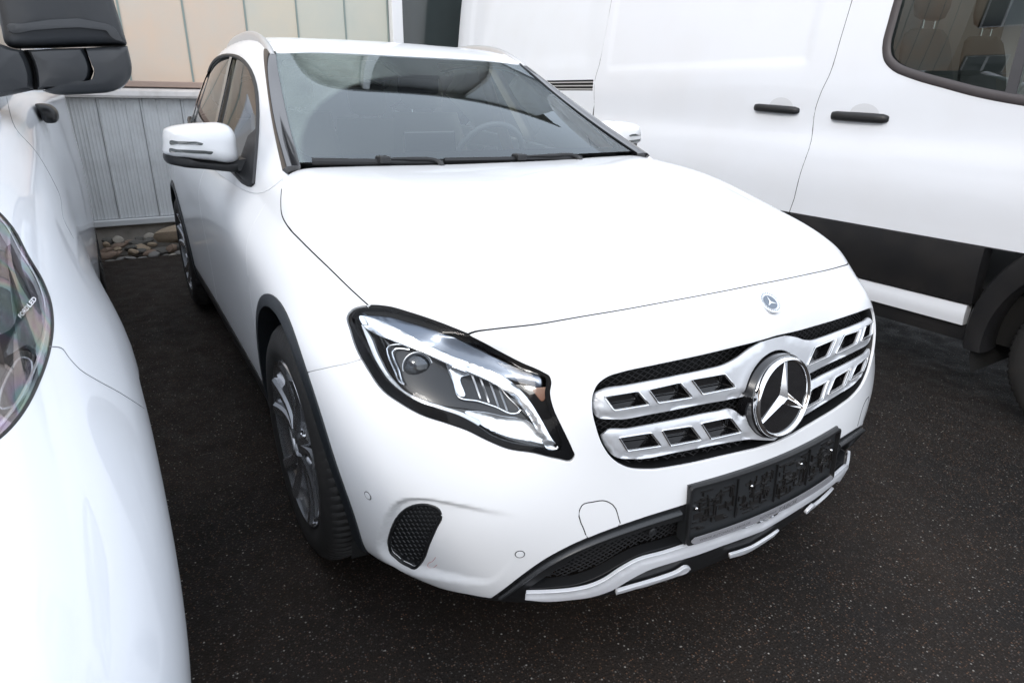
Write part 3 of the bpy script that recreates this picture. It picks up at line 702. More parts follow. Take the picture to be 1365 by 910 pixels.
for x0 in (650, 690, 735, 775):
    under(px_panel('vane', c5((x0, 392+(x0-650)*.45), (x0+9, 395+(x0-650)*.5), (x0+55, 530+(x0-650)*.45), (x0+48, 530+(x0-650)*.45)), simple('vane_grey', (.22, .23, .25), .3, metal=.7) if 'vane_grey' not in bpy.data.materials else bpy.data.materials['vane_grey'], CAR, off=-.036, relief=(.003, 2), skirt=.004, sharp=(0, 1, 2, 3), n=2))
under(px_panel('orange_reflection', c5((940,480),(1016,476),(1010,505),(990,540),(965,515)), ORANGE, CAR, off=-.012, skirt=.003, sharp=(0, 1)))  # orange reflection in the lamp, painted on as a small patch
under(px_panel('inner_cover', c5((1006,490),(1016,560),(1050,650),(1080,735),(1072,768),(1052,755),(1020,700),(975,625),(935,560),(925,520),(960,505)), SURB, CAR, off=-.014, skirt=.004))
pc = BODY.px(557, 489, -.045); P0 = BODY.at(pc[0], pc[1], -.045)[0]; N0 = np.array([.80, -.52, .28]); N0 /= np.linalg.norm(N0)
for k, sg in enumerate((1, -1)):
    c = Vector((P0[0], sg*P0[1], P0[2])); d = Vector((N0[0], sg*N0[1], N0[2])); q = d.to_track_quat('Z', 'Y').to_matrix().to_4x4(); q.translation = c
    MB().lathe([(.029*t, .014*math.sqrt(1-t*t)) for t in (0, .2, .4, .6, .75, .87, .95, 1)], 32, 'z').build('projector_lens', GLOSSB if False else CLEAR, HLR[k], True, xf=q)
    MB().lathe([(.030, -.004), (.0325, 0), (.0325, .003), (.031, .0035), (.030, .001)], 32, 'z').build('projector_ring', SATIN, HLR[k], 50, xf=q)
    MB().lathe([(0, .004), (.029, .004), (.029, -.01)], 32, 'z').build('projector_core', simple('projector_blue', (.05, .065, .09), .12, metal=.6, coat=1), HLR[k], 50, xf=q)

# ------------------------------------------------------------------ grille
def fpt(y, z, off=0, S=None):
    tree, X = (S or BODY).bvh(0); h = tree.ray_cast(Vector((3, -abs(y)-1e-5, z)), Vector((-1, 0, 0)))
    if h[0] is None: return None
    n = h[1] if h[1].x > 0 else -h[1]
    p = h[0]+n*off; return (p.x, math.copysign(p.y, y), p.z)
GP = panel(BODY, 'grille', cat(GRL), mat=DARK, parent=CAR, step=.03, off=-.055, gap=-.012, skirt=0)[0]
# flange of the opening
L = np.array(GRL); A = BODY.at(L[:, 0], L[:, 1], -.006); B = BODY.at(L[:, 0], L[:, 1], -.055)
for X in (A, B): X[-1, 1] = X[0, 1] = 0
n = len(A); fr = [(i, i+1, n+i+1, n+i) for i in range(n-1)]
mb = MB(); mb.add(list(A)+list(B), fr); mb.add([(a, -b, c) for a, b, c in list(A)+list(B)], fr); mb.build('opening_flange', BLACKP, GP)
gyz = [(p[1], p[2]) for p in BODY.at(L[:, 0], L[:, 1])]; gpoly = gyz+[(-y, z) for y, z in gyz[::-1]]
def lattice(name, poly, off, slope, pitch, rad, mat, parent, step=.012):
    mb = MB(); ys = [p[0] for p in poly]; zs = [p[1] for p in poly]; y0, y1, z0, z1 = min(ys), max(ys), min(zs), max(zs)
    for sgn in (1, -1):
        c = z0-slope*(y1-y0)
        while c < z1+slope*(y1-y0):
            run = []
            y = y0
            while y <= y1+step:
                z = c+sgn*slope*(y-(y0+y1)/2)
                p = fpt(y, z, off) if inside1((y, z), poly) else None
                if p: run.append(p)
                else:
                    if len(run) > 1: mb.tube(run, rad, 3, caps=False)
                    run = []
                y += step
            if len(run) > 1: mb.tube(run, rad, 3, caps=False)
            c += pitch
    o = mb.build(name, mat, parent); o['kind'] = 'stuff'; return o
lattice('grille_mesh', gpoly, -.034, .62, .0125, .00105, simple('mesh_black', (.035, .035, .037), .35), GP)
def c6(*L): return [(770+x/3.033, 340+y/3.033) for x, y in L]
SC0 = np.array([.877, 0, .6475]); SN = np.array([.990, 0, .139]); SU = np.array([-.139, 0, .990]); SR = .0985
def circ_uv(r, a): return BODY.front(-r*math.sin(a), SC0[2]+r*math.cos(a))
def openings(*Q):
    out = []
    for q in Q:
        m = len(q); pts = []
        for i in range(m):
            p, a, b = np.array(q[i], float), np.array(q[i-1], float), np.array(q[(i+1) % m], float)
            da = (a-p)/np.linalg.norm(a-p); db = (b-p)/np.linalg.norm(b-p)
            pts += [tuple(p+da*9), tuple(p+da*3+db*1), tuple(p+db*3+da*1), tuple(p+db*9), tuple(p+(b-p)*.5)]
        out.append(c6(*pts))
    return out
UO = openings([(107,571),(243,549),(289,604),(148,627)], [(288,543),(414,514),(464,575),(326,597)], [(461,503),(594,479),(640,535),(506,562)])
LO = openings([(168,737),(296,717),(337,771),(203,791)], [(341,708),(458,690),(500,746),(376,770)], [(500,679),(617,655),(662,715),(540,743)])
def louvre(name, top, bot, opn, a0, a1, ztop, zbot):
    """top / bot: pixel points from the outer end inwards; closed round the star"""
    Tp = spl(c6(*top), n=5); Bp = spl(c6(*bot), n=5)
    T = [BODY.px(p[0], p[1], -.010) for p in Tp]; B = [BODY.px(p[0], p[1], -.010) for p in Bp]
    e_ = (B if ztop is not None else T)[-1]; e_ = BODY.ev(e_[:1], e_[1:])[0]; aa_ = math.atan2(-e_[1], e_[2]-SC0[2])
    if ztop is not None: a0 = aa_
    else: a1 = aa_
    arcuv = [circ_uv(SR+.003, a) for a in np.linspace(a0, a1, 14)]
    lp = list(B)+arcuv
    if ztop is not None: arcuv[-1] = np.array([NU, arcuv[-1][1]]); lp = list(B)+arcuv+[np.array([NU, BODY.front(-1e-3, ztop)[1]])]+list(T[::-1])
    if zbot is not None: arcuv[0] = np.array([NU, arcuv[0][1]]); lp = list(T)+arcuv[::-1]+[np.array([NU, BODY.front(-1e-3, zbot)[1]])]+list(B[::-1])
    lp = cat(lp)
    allp = [tuple(q) for q in pxproj(BODY.at(np.array(lp)[:, 0], np.array(lp)[:, 1]))]
    # pillow measured from the long edges only (not along the centre line)
    edge = [p for p in Tp[::-1]]+[p for p in Bp]
    def f(UV, P):
        q = pxproj(P); d = np.full(len(q), 1e9)
        for i in range(len(edge)-1):
            a, b = np.array(edge[i]), np.array(edge[i+1]); ab = b-a; t = np.clip(((q-a)@ab)/max(ab@ab, 1e-9), 0, 1); d = np.minimum(d, np.linalg.norm(q-a-t[:, None]*ab, axis=1))
        s = np.clip(d/9, 0, 1); return -.020+.014*np.sqrt(np.clip(1-(1-s)**2, 0, 1))
    H = [[BODY.px(p[0], p[1], -.008) for p in h] for h in opn]
    o = panel(BODY, name, lp, H, mat=SATIN, parent=GP, step=.009, off=f, gap=0, hgap=.0, skirt=.005)[0]
    for h in opn:
        c = np.mean(h, 0); inner = [tuple(c+(np.array(p)-c)*1.02) for p in h]
        frame_tube('louvre_frame', inner, .0016, CHROME, GP, -.0050, n=1)
        hp = [tuple(c+(np.array(p)-c)*.93) for p in h]
        hp = [BODY.px(p[0], p[1], -.02) for p in hp]
        pk = panel(BODY, 'louvre_pocket', hp, mat=GLOSSB, parent=GP, step=.02, off=-.030, skirt=0, mirror='pair')
        hw = np.array([BODY.px(p[0], p[1], -.008) for p in [tuple(c+(np.array(p)-c)*1.005) for p in h]]); A = BODY.at(hw[:, 0], hw[:, 1], -.011); B = BODY.at(hw[:, 0], hw[:, 1], -.032); n = len(A)
        for k, sg in enumerate((1, -1)):
            MB().add([(a, sg*b, z) for a, b, z in list(A)+list(B)], [(i, (i+1) % n, n+(i+1) % n, n+i) for i in range(n)]).build('pocket_wall', GLOSSB, GP)
    return o
louvre('upper_louvre', [(62,590),(68,562),(95,547),(200,528),(400,490),(520,465),(590,446),(640,420),(690,383),(740,352)],
       [(62,590),(60,625),(78,652),(130,662),(300,640),(500,602),(640,577),(700,562)], UO, math.radians(87), 0, .775, None)
louvre('lower_louvre', [(98,735),(103,722),(200,705),(400,667),(560,635),(630,627),(665,655)],
       [(98,735),(112,768),(150,812),(220,822),(400,795),(600,757),(700,741)], LO, math.radians(180), math.radians(104), None, .538)
# star badge: dark plate, chrome ring, three-pointed star
RT = Matrix(((0, SU[0], SN[0], SC0[0]), (-1, 0, 0, 0), (0, SU[2], SN[2], SC0[2]), (0, 0, 0, 1)))   # local x = car's right, y = up the badge, z = outwards
BG = MB().lathe([(0, .004), (.086, .004), (.0885, -.002), (.0985, -.004), (.0985, -.04)], 64, 'z').build('star_badge', GLOSSB, CAR, 40, xf=RT)
MB().lathe([(.0835, .004), (.0845, .009), (.088, .0115), (.0925, .010), (.0945, .005), (.0945, -.004)], 72, 'z').build('chrome_ring', CHROME, BG, 50, xf=RT)
st = MB(); ctr = (0, 0, .016)
for k in range(3):
    a = math.radians(90+120*k); tip = (.0855*math.cos(a), .0855*math.sin(a), .0095)
    l1 = (.0165*math.cos(a+math.radians(60)), .0165*math.sin(a+math.radians(60)), .0045); l2 = (.0165*math.cos(a-math.radians(60)), .0165*math.sin(a-math.radians(60)), .0045)
    tl = (tip[0]+.0022*math.cos(a+1.57), tip[1]+.0022*math.sin(a+1.57), .0045); tr_ = (tip[0]+.0022*math.cos(a-1.57), tip[1]+.0022*math.sin(a-1.57), .0045)
    st.add([ctr, tip, l1, l2, tl, tr_], [(0, 2, 4, 1), (0, 1, 5, 3), (1, 4, 5)])
st.build('star', CHROME, BG, False, xf=RT)

# ------------------------------------------------------------------ bonnet roundel
def roundel(px, r, parent, S=BODY):
    uv = S.px(*px); p = S.at(uv[0], uv[1])[0]; n = S.nrm(np.array([uv[0]]), np.array([uv[1]]))[0]; p[1] = 0; n[1] = 0; n /= np.linalg.norm(n)
    up = np.array([-n[2], 0, n[0]]); T = Matrix(((0, up[0], n[0], p[0]), (-1, 0, 0, 0), (0, up[2], n[2], p[2]), (0, 0, 0, 1)))
    b = MB().lathe([(0, .0014), (r*.66, .0016), (r*.68, .0020), (r*.94, .0020), (r, .0016), (r, -.003)], 40, 'z').build('bonnet_roundel', simple('roundel_silver', (.70, .72, .75), .3, metal=.8), parent, 50, xf=T)
    MB().lathe([(0, .0017), (r*.62, .0020), (r*.62, .0)], 36, 'z').build('roundel_field', simple('roundel_dark', (.16, .19, .23), .3, metal=.5), b, xf=T)
    s = MB()
    for k in range(3):
        a = math.radians(90+120*k); w = .0016
        s.add([(0, 0, .0036), (r*.6*math.cos(a), r*.6*math.sin(a), .0026), (w*2*math.cos(a+1.05), w*2*math.sin(a+1.05), .0024), (w*2*math.cos(a-1.05), w*2*math.sin(a-1.05), .0024)], [(0, 2, 1), (0, 1, 3), (2, 3, 1)])
    s.build('roundel_star', CHROME, b, xf=T)
    t = MB()
    for k in range(26):
        a = 2*math.pi*k/26
        if k % 13 in (0,): continue
        c = Vector((r*.81*math.cos(a), r*.81*math.sin(a), .0023)); t.box(c, (.0026, .0011, .0006), Matrix.Rotation(a+(.5 if k % 2 else -.5), 3, 'Z'))
    o = t.build('roundel_wreath', simple('roundel_mark', (.12, .14, .17), .5), b, xf=T); o['kind'] = 'stuff'
roundel((1026, 403), .0292, CAR)

# ------------------------------------------------------------------ lower front: black fascia, intake, skid strips
u0 = LOW[0][0]
BB = [np.array([u, .62]) for u in np.linspace(NU, u0-.35, 20)]
INTP = [(705, 783.5), (722, 771), (747, 756), (772, 737), (826, 718), (866, 704), (915, 692)]
INT = loop_px(BODY, INTP, closed=False, n=4, off=-.003)
BARTP = [(701, 787.5), (735, 786.5), (763, 784), (786, 779), (804, 771.5), (826, 757), (849, 744.5), (883, 735), (917, 724), (962, 710)]
INTB = loop_px(BODY, [(714, 784), (740, 782), (765, 779), (785, 773), (803, 765), (826, 752), (849, 740), (883, 730), (930, 716)], closed=False, n=4, off=-.003)
zc_t, zc_b = .425, .345
INTL = cat(INT, [np.array([NU, BODY.front(-.001, zc_t)[1]]), np.array([NU, BODY.front(-.001, zc_b)[1]])], INTB[::-1])
fas = cat([l_c], LOW[::-1], [np.array([LOW[0][0]-.05, .95])], BB[::-1])
# outer loop with the intake cut as a notch from the centre line
fas = cat(LOW, [l_c], [INTL[len(INT)]], INT[::-1], INTB, [INTL[len(INT)+1]], BB)
panel(BODY, 'lower_fascia', fas, mat=BLACKP, parent=CAR, step=.014, off=-.002, gap=.0012, skirt=.025)
IN = panel(BODY, 'lower_intake', INTL, mat=DARK, parent=CAR, step=.03, off=-.05, gap=-.006, skirt=0)[0]
L = np.array(INTL); ip = [(p[1], p[2]) for p in BODY.at(L[:, 0], L[:, 1])]; ip = [p for p in ip if p[0] < -1e-4]
lattice('intake_mesh', ip+[(-y, z) for y, z in ip[::-1]], -.030, .8, .013, .0017, simple('intake_black', (.012, .012, .013), .55), IN, .009)
# trim strip along the upper edge of the fascia
sl = np.array(inset(BODY, cat(LOW, [l_c], [np.array([NU, .7])], [np.array([u0-.3, .7])]), .012))
X = BODY.at(sl[2:len(LOW), 0], sl[2:len(LOW), 1], .003); X = X[X[:, 1] < -.262]
for sg in (1, -1): MB().tube([(a, sg*b, c) for a, b, c in X], .0095, 8, .55).build('fascia_edge', GREYP, CAR, 50)
def bar(name, top, bot, par, off, rel, ctr=None):
    T = spl(top, n=4); B = spl(bot, n=4); lp = list(T)
    if ctr is not None:
        uT = [BODY.px(p[0], p[1], off) for p in T]+[np.array([NU, BODY.front(-.001, ctr[0])[1]])]
        uB = [np.array([NU, BODY.front(-.001, ctr[1])[1]])]+[BODY.px(p[0], p[1], off) for p in B[::-1]]
        L = cat(uT, uB); edge = [list(T)+[None], list(B)]
    else:
        L = cat([BODY.px(p[0], p[1], off) for p in T], [BODY.px(p[0], p[1], off) for p in B[::-1]])
    ed = [list(T), list(B)]
    def f(UV, P):
        q = pxproj(P); d = np.full(len(q), 1e9)
        for E in ed:
            for i in range(len(E)-1):
                a, b = np.array(E[i]), np.array(E[i+1]); ab = b-a; t = ((q-a)@ab)/max(ab@ab, 1e-9)
                if i < len(E)-2: t = np.clip(t, 0, 1)
                else: t = np.clip(t, 0, 9)
                d = np.minimum(d, np.linalg.norm(q-a-t[:, None]*ab, axis=1))
        s = np.clip(d/4, 0, 1); return off+rel*np.sqrt(np.clip(1-(1-s)**2, 0, 1))
    return panel(BODY, name, L, mat=SKID, parent=par, step=.007, off=f, skirt=.008, mirror='join' if ctr is not None else 'pair', bev=.001)
BARBP = [(700, 795.6), (724, 798), (758, 796), (792, 791), (815, 783), (838, 769.5), (860, 758), (894, 746.7), (928, 736.5), (962, 724)]
bar('skid_bar', BARTP, BARBP, CAR, .006, .006, (.330, .296))
bar('skid_strip', [(822, 787), (850, 779), (880, 770), (902, 762), (916, 755), (919, 756)], [(821, 791), (850, 784), (880, 775), (903, 767), (917, 760.5), (920, 758)], CAR, .008, .003)
def cstrip():      # the middle strip crosses the centre line
    T = [BODY.px(*p) for p in spl([(970, 735), (985, 730.5), (1000, 725)], n=3)]; B = [BODY.px(*p) for p in spl([(970, 739), (985, 735), (1000, 730)], n=3)]
    zt = BODY.ev(*[np.array([t]) for t in T[-1]])[0][2]; zb = BODY.ev(*[np.array([t]) for t in B[-1]])[0][2]
    L = cat(T, [np.array([NU, BODY.front(-.001, zt+.004)[1]]), np.array([NU, BODY.front(-.001, zb+.004)[1]])], B[::-1])
    panel(BODY, 'skid_strip', L, mat=SKID, parent=CAR, step=.008, off=.010, skirt=.006)
cstrip()

# ------------------------------------------------------------------ side vent, sensors, scratch
def recv(UV, P): return recess(UV, P)-.006
v = panel(BODY, 'bumper_vent', VENT, mat=BLACKP, parent=CAR, step=.012, off=recv, gap=-.001, skirt=0, mirror='pair')
for k, sg in enumerate((1, -1)):
    L = np.array(VENT); A = BODY.at(L[:, 0], L[:, 1], recess(L, BODY.at(L[:, 0], L[:, 1]))-.0015); A[:, 1] *= sg
    MB().tube([tuple(p) for p in A], .0040, 8, closed=True).build('vent_rim', BLACKP, v[k], 50)
    Lw = np.array(inset(BODY, VENT, .0012)); rw = recess(Lw, BODY.at(Lw[:, 0], Lw[:, 1])); Aw = BODY.at(Lw[:, 0], Lw[:, 1], rw-.001); Bw = BODY.at(Lw[:, 0], Lw[:, 1], rw-.012); Aw[:, 1] *= sg; Bw[:, 1] *= sg; nw = len(Aw)
    MB().add(list(Aw)+list(Bw), [(i, (i+1) % nw, nw+(i+1) % nw, nw+i) for i in range(nw)]).build('vent_wall', BLACKP, v[k])
    vp = VENTP; mb = MB()
    xs0, xs1 = 512, 592
    for r in range(14):
        for c in range(13):
            x = 518+c*6+(3 if r % 2 else 0); y = 679+r*5.6
            if not inside1((x, y), vp) or not inside1((x+6, y), vp) and False: continue
            q = BODY.px(x, y, -.016); p = BODY.at(q[0], q[1], recess(q[None, :], BODY.at(q[0], q[1]))-.006)[0]; n_ = BODY.nrm(np.array([q[0]]), np.array([q[1]]))[0]; p[1] *= sg; n_[1] *= sg
            R = Vector(n_).to_track_quat('Z', 'Y').to_matrix(); mb.box(p, (.009, .009, .005), R @ Matrix.Rotation(.78, 3, 'Z'), .002)
    o = mb.build('vent_mesh', BLACKP, v[k]); o['kind'] = 'stuff'
for sg in (1, -1):
    L = np.array(TOW); Q = BODY.at(L[:, 0], L[:, 1], -.0006)
    MB().tube([(a, sg*b, c) for a, b, c in Q], .0013, 5).build('joint_shade', DARK, CAR)  # black bead drawn in for the shade of the cover's gap
def sensor(px, r):
    q = BODY.px(*px); p = BODY.at(q[0], q[1], 0)[0]; n_ = BODY.nrm(np.array([q[0]]), np.array([q[1]]))[0]
    for sg in (1, -1):
        c = Vector((p[0], sg*p[1], p[2])); d = Vector((n_[0], sg*n_[1], n_[2])); T = d.to_track_quat('Z', 'Y').to_matrix().to_4x4(); T.translation = c
        s = MB().lathe([(0, .0016), (r*.8, .0016), (r*.84, .0008), (r*.84, -.002)], 32, 'z').build('parking_sensor', PAINT, CAR, 50, xf=T)
        MB().lathe([(r*.86, .0004), (r*.88, .0012), (r, .0012), (r*1.02, .0002)], 32, 'z').build('sensor_ring', simple('sensor_seal', (.06, .06, .065), .5), s, 50, xf=T)
sensor((693, 738), .0105); sensor((490.5, 660), .0105)
for pts in ([(577, 749), (572, 755), (566.5, 758), (565.5, 761)], [(579, 759), (574, 763), (569, 763.5), (565.5, 761.5)]):
    A = np.array([BODY.px(*p) for p in spl(pts, n=4)]); rc = recess(A, BODY.at(A[:, 0], A[:, 1])); X = BODY.at(A[:, 0], A[:, 1], rc+.0002)
    MB().tube([tuple(p) for p in X], .0005, 4).build('paint_scratch', RED, CAR)
q = BODY.px(866, 706, -.02); p = BODY.at(q[0], q[1], -.018)[0]
MB().lathe([(0, .01), (.008, .01), (.011, .008), (.011, -.01)], 24, 'x', tuple(p)).build('parking_sensor', BLACKP, CAR, 40)

# ------------------------------------------------------------------ plate holder
def pp(y, z, d=0):
    x = .906-.30*y*y+(.43-z)*.06; nx, ny = 1/math.hypot(1, .76*y), .76*y/math.hypot(1, .76*y)
    return (x+d*nx, y+d*ny, z)
def pslab(mb, y0, y1, z0, z1, d0, d1, n=1):
    ys = [y0+(y1-y0)*i/n for i in range(n+1)]
    return mb.loft([[pp(y, z0, d0), pp(y, z0, d1), pp(y, z1, d1), pp(y, z1, d0)] for y in ys])
YW = .268
PH = pslab(MB(), -YW, YW, .352, .499, -.036, -.006, 24).build('plate_holder', GREYP, CAR, 40)
f = MB(); out = []
def rr(y0, y1, z0, z1, r, m=5):
    P = []
    for (cy, cz, a0) in ((y1-r, z1-r, 0), (y0+r, z1-r, 90), (y0+r, z0+r, 180), (y1-r, z0+r, 270)):
        for k in range(m+1):
            a = math.radians(a0+90*k/m); P.append((cy+r*math.cos(a), cz+r*math.sin(a)))
    return P
def dens(P, n=6):
    o = []
    for i in range(len(P)):
        a, b = P[i], P[(i+1) % len(P)]; m = max(1, int(math.hypot(b[0]-a[0], b[1]-a[1])/.03))
        o += [(a[0]+(b[0]-a[0])*k/m, a[1]+(b[1]-a[1])*k/m) for k in range(m)]
    return o
o_ = dens(rr(-YW, YW, .352, .499, .010)); i_ = [(y*(YW-.007)/YW, .4255+(z-.4255)*(.066/.0735)) for y, z in o_]
f.loft([[pp(y, z, -.006) for y, z in o_], [pp(y, z, .002) for y, z in o_], [pp(y*.997, .4255+(z-.4255)*.985, .0035) for y, z in o_], [pp(y, z, .0035) for y, z in i_], [pp(y, z, -.006) for y, z in i_]], caps=False)
f.build('plate_frame', BLACKP, PH, 45)
random.seed(3); rb = MB()
for sec in range(4):
    ya = -.258+sec*.1300
    for t in range(52):
        w, h = (random.uniform(.008, .035), random.uniform(.0016, .003)) if random.random() < .55 else (random.uniform(.0016, .003), random.uniform(.008, .03))
        y = ya+random.uniform(.004, .122-w); z = random.uniform(.384, .478-h)
        pslab(rb, y, y+w, z, z+h, -.0065, -.0065+random.uniform(.0025, .006))
    for t in range(9):
        w, h = random.uniform(.012, .03), random.uniform(.006, .014); y = ya+random.uniform(.004, .12-w); z = random.uniform(.386, .476-h)
        pslab(rb, y, y+w, z, z+h, -.0065, -.0050)
o = rb.build('holder_ribs', simple('holder_black', (.012, .0115, .0115), .3, coat=.5), PH); o['kind'] = 'stuff'
for k in (-.129, .0, .129): pslab(MB(), k-.0012, k+.0012, .384, .482, -.006, -.001).build('divider', BLACKP, PH)
for (sx, sy) in ((928.8, 678.7), (1002.6, 648.4), (1070, 619), (1109.7, 600)):
    d = ray(sx, sy); best = min(((np.linalg.norm(np.cross(np.array(pp(y, z))-CAMP, d)), y, z) for y in np.linspace(-.26, .26, 105) for z in np.linspace(.37, .48, 45)))
    c = pp(best[1], best[2], -.003)
    MB().lathe([(0, .0035), (.002, .0030), (.0036, .0012), (.0038, -.003)], 12, 'x', c).build('screw', CHROME, PH, True)
S_ = MB(); R_ = []; ya, yb, zm, hh_ = -YW+.012, YW-.012, .362, .0083
for t_ in np.linspace(0, 1, 61):
    y = ya+(yb-ya)*t_; e_ = min(y-ya, yb-y); h_ = hh_*math.sqrt(max(.04, 1-(1-min(e_/hh_, 1))**2)); R_.append([pp(y, zm-h_, .002), pp(y, zm-h_, .0048), pp(y, zm+h_, .0048), pp(y, zm+h_, .002)])
S_.loft(R_); STRIP = S_.build('advert_strip', simple('strip_grey', (.30, .30, .32), .35, metal=.3), PH, 30)
def text_mesh(body, size, shear=0, align='LEFT', bold=0.0):
    cu = bpy.data.curves.new('txt', 'FONT'); cu.body = body; cu.size = size; cu.align_x = align; cu.shear = shear; cu.resolution_u = 3; cu.offset = bold
    o = bpy.data.objects.new('txt', cu); COL.objects.link(o); bpy.context.view_layer.update()
    me = bpy.data.meshes.new_from_object(o.evaluated_get(bpy.context.evaluated_depsgraph_get())); bpy.data.objects.remove(o); bpy.data.curves.remove(cu)
    V = [v.co.copy() for v in me.vertices]; F = [tuple(p.vertices) for p in me.polygons]; bpy.data.meshes.remove(me); return V, F
def lettering(body, size, fn, mat, parent, name='lettering', width=None, shear=0, bold=0.):
    V, F = text_mesh(body, size, shear, bold=bold); x0 = min(v.x for v in V); x1 = max(v.x for v in V); s = (width/(x1-x0)) if width else 1
    return mesh_obj(name, [fn((v.x-x0)*s, v.y) for v in V], F, mat, parent)
INK = simple('ink_black', (.07, .07, .075), .5); INKG = simple('ink_grey', (.24, .24, .26), .5)
lettering('WWW.AUTOHAUS-TABOR.DE', .0085, lambda x, y: pp(-.235+x, .3590+y, .0051), INK, STRIP, width=.150)
lettering('AUTOHAUS', .0085, lambda x, y: pp(-.055+x, .3590+y, .0051), INK, STRIP, width=.060)
lettering('TABOR', .015, lambda x, y: pp(.014+x, .3568+y, .0051), INK, STRIP, width=.070, shear=.35)
lettering('WWW.AUTOHAUS-TABOR.DE', .0075, lambda x, y: pp(.108+x, .3592+y, .0051), INKG, STRIP, width=.13)

# ------------------------------------------------------------------ wheel arches, sills, doors, tail
def arch_trim(cx, parent=CAR, a0=None, a1=None, r0=.419, r1=.386):
    angs = np.linspace(a0, a1, 40); O = []; I = []
    for a in angs:
        for r, Lx in ((r0, O), (r1, I)):
            q = BODY.side(cx+r*math.cos(a), AC[1]+r*math.sin(a)); Lx.append(q)
    O = np.array(O); I = np.array(I)
    PO, NO = BODY.at(O[:, 0], O[:, 1], -.002), BODY.nrm(O[:, 0], O[:, 1]); PI_, NI = BODY.at(I[:, 0], I[:, 1], 0), BODY.nrm(I[:, 0], I[:, 1])
    res = []
    for sg in (1, -1):
        rings = []
        for k in range(len(angs)):
            m = (PO[k]+PI_[k])/2+NO[k]*.009; e = [PO[k], PO[k]+NO[k]*.006, m, PI_[k]+NI[k]*.006, PI_[k]-NI[k]*.02, PI_[k]-NI[k]*.06, PI_[k]-NI[k]*.06+(PO[k]-PI_[k])*.4]
            rings.append([(p[0], sg*p[1], p[2]) for p in e])
        res.append(MB().loft(rings).build('arch_trim', simple('trim_slate', (.013, .016, .019), .45, bump=(900, .25, .0005)), parent, 35))
        # dark liner
        prof = [(.395, -.86), (.40, -.80), (.41, -.62), (.41, -.50), (.0, -.48)]
        MB().lathe([(r, sg*h) for r, h in prof], 40, 'y', (cx, 0, AC[1]), math.radians(-25), math.radians(205)).build('arch_liner', DARK, parent)
    return res
arch_trim(0., a0=math.asin((.225-AC[1])/.418), a1=math.pi-math.asin((.24-AC[1])/.418))
arch_trim(-2.70, a0=math.asin((.24-AC[1])/.418), a1=math.pi-math.asin((.26-AC[1])/.418))
def sd(*L): return [BODY.side(x, z) for x, z in L]
topv = 8.35
def topline(x0, x1, n=8): 
    a = BODY.near((x0, -.84, .965)); b = BODY.near((x1, -.84, .965)); return [np.array([t, topv]) for t in np.linspace(a[0], b[0], n)]
fd = cat(DLINE, sd((-.45, .345), (-.8, .342), (-1.2, .342), (-1.475, .345)), [BODY.side(-1.478, z) for z in np.linspace(.42, .92, 6)], topline(-1.478, -.425))
panel(BODY, 'front_door', fd, mat=PAINT, parent=CAR, step=.035, gap=.002, skirt=.02, mirror='pair')
ra = [BODY.side(-2.70+.425*math.cos(a), AC[1]+.425*math.sin(a)) for a in np.linspace(math.radians(0), math.radians(62), 12)]
rd = cat([BODY.side(-1.482, z) for z in np.linspace(.92, .42, 6)], sd((-1.482, .345), (-1.8, .342), (-2.262, .345)), ra, sd((-2.47, .80), (-2.46, .90)), topline(-2.46, -1.482))
panel(BODY, 'rear_door', rd, mat=PAINT, parent=CAR, step=.035, gap=.002, skirt=.02, mirror='pair')
ra2 = [BODY.side(-2.70+.419*math.cos(a), AC[1]+.419*math.sin(a)) for a in np.linspace(math.radians(62), math.radians(196), 20)]
u_t = BODY.near((-2.46, -.84, .965))[0]
rq = cat(ra2, [np.array([u, 1.1]) for u in np.linspace(BODY.near((-3.12, -.83, .25))[0], .01, 8)], [np.array([.01, v_]) for v_ in np.linspace(2, topv, 6)], [np.array([u, topv]) for u in np.linspace(.01, u_t, 10)], sd((-2.464, .88), (-2.472, .80)))
panel(BODY, 'rear_quarter', rq, mat=PAINT, parent=CAR, step=.05, gap=.002, skirt=.02, mirror='pair')
for JJ in (DLINE, [BODY.side(-1.48, z) for z in np.linspace(.345, .93, 12)], [ra[-1]]+sd((-2.47, .80), (-2.462, .90), (-2.46, .94)), [BODY.side(x, .340) for x in np.linspace(-2.25, -.44, 16)]):
    L = np.array(JJ); Q = BODY.at(L[:, 0], L[:, 1], -.0058)
    for sg in (1, -1): MB().tube([(a, sg*b, c) for a, b, c in Q], .004, 6).build('joint_shade', DARK, CAR)  # added black beads stand in for the shade in the door gaps
sl_loop = cat(sd((-.44, .336), (-.8, .333), (-1.4, .333), (-2.0, .333), (-2.27, .336)), [np.array([u, .7]) for u in np.linspace(BODY.near((-2.29, -.86, .225))[0], BODY.near((-.41, -.86, .225))[0], 10)])
panel(BODY, 'sill_cladding', sl_loop, mat=BLACKP, parent=CAR, step=.05, off=.002, skirt=.02, mirror='pair')
MB().box((-1.35, 0, .25), (3.6, 1.46, .1)).build('underbody', DARK, CAR)
MB().box((.42, 0, .30), (.5, 1.1, .12)).build('underbody', DARK, CAR)
ub = cat(BOT, [LOW[0]], [np.array([LOW[0][0]-.05, .6])], [np.array([u, .3]) for u in np.linspace(LOW[0][0]-.2, BODY.near((.40, -.82, .2))[0], 6)], [ARCHF[-1]])
panel(BODY, 'underside_trim', ub, mat=BLACKP, parent=CAR, step=.03, off=-.004, skirt=.01, mirror='pair')

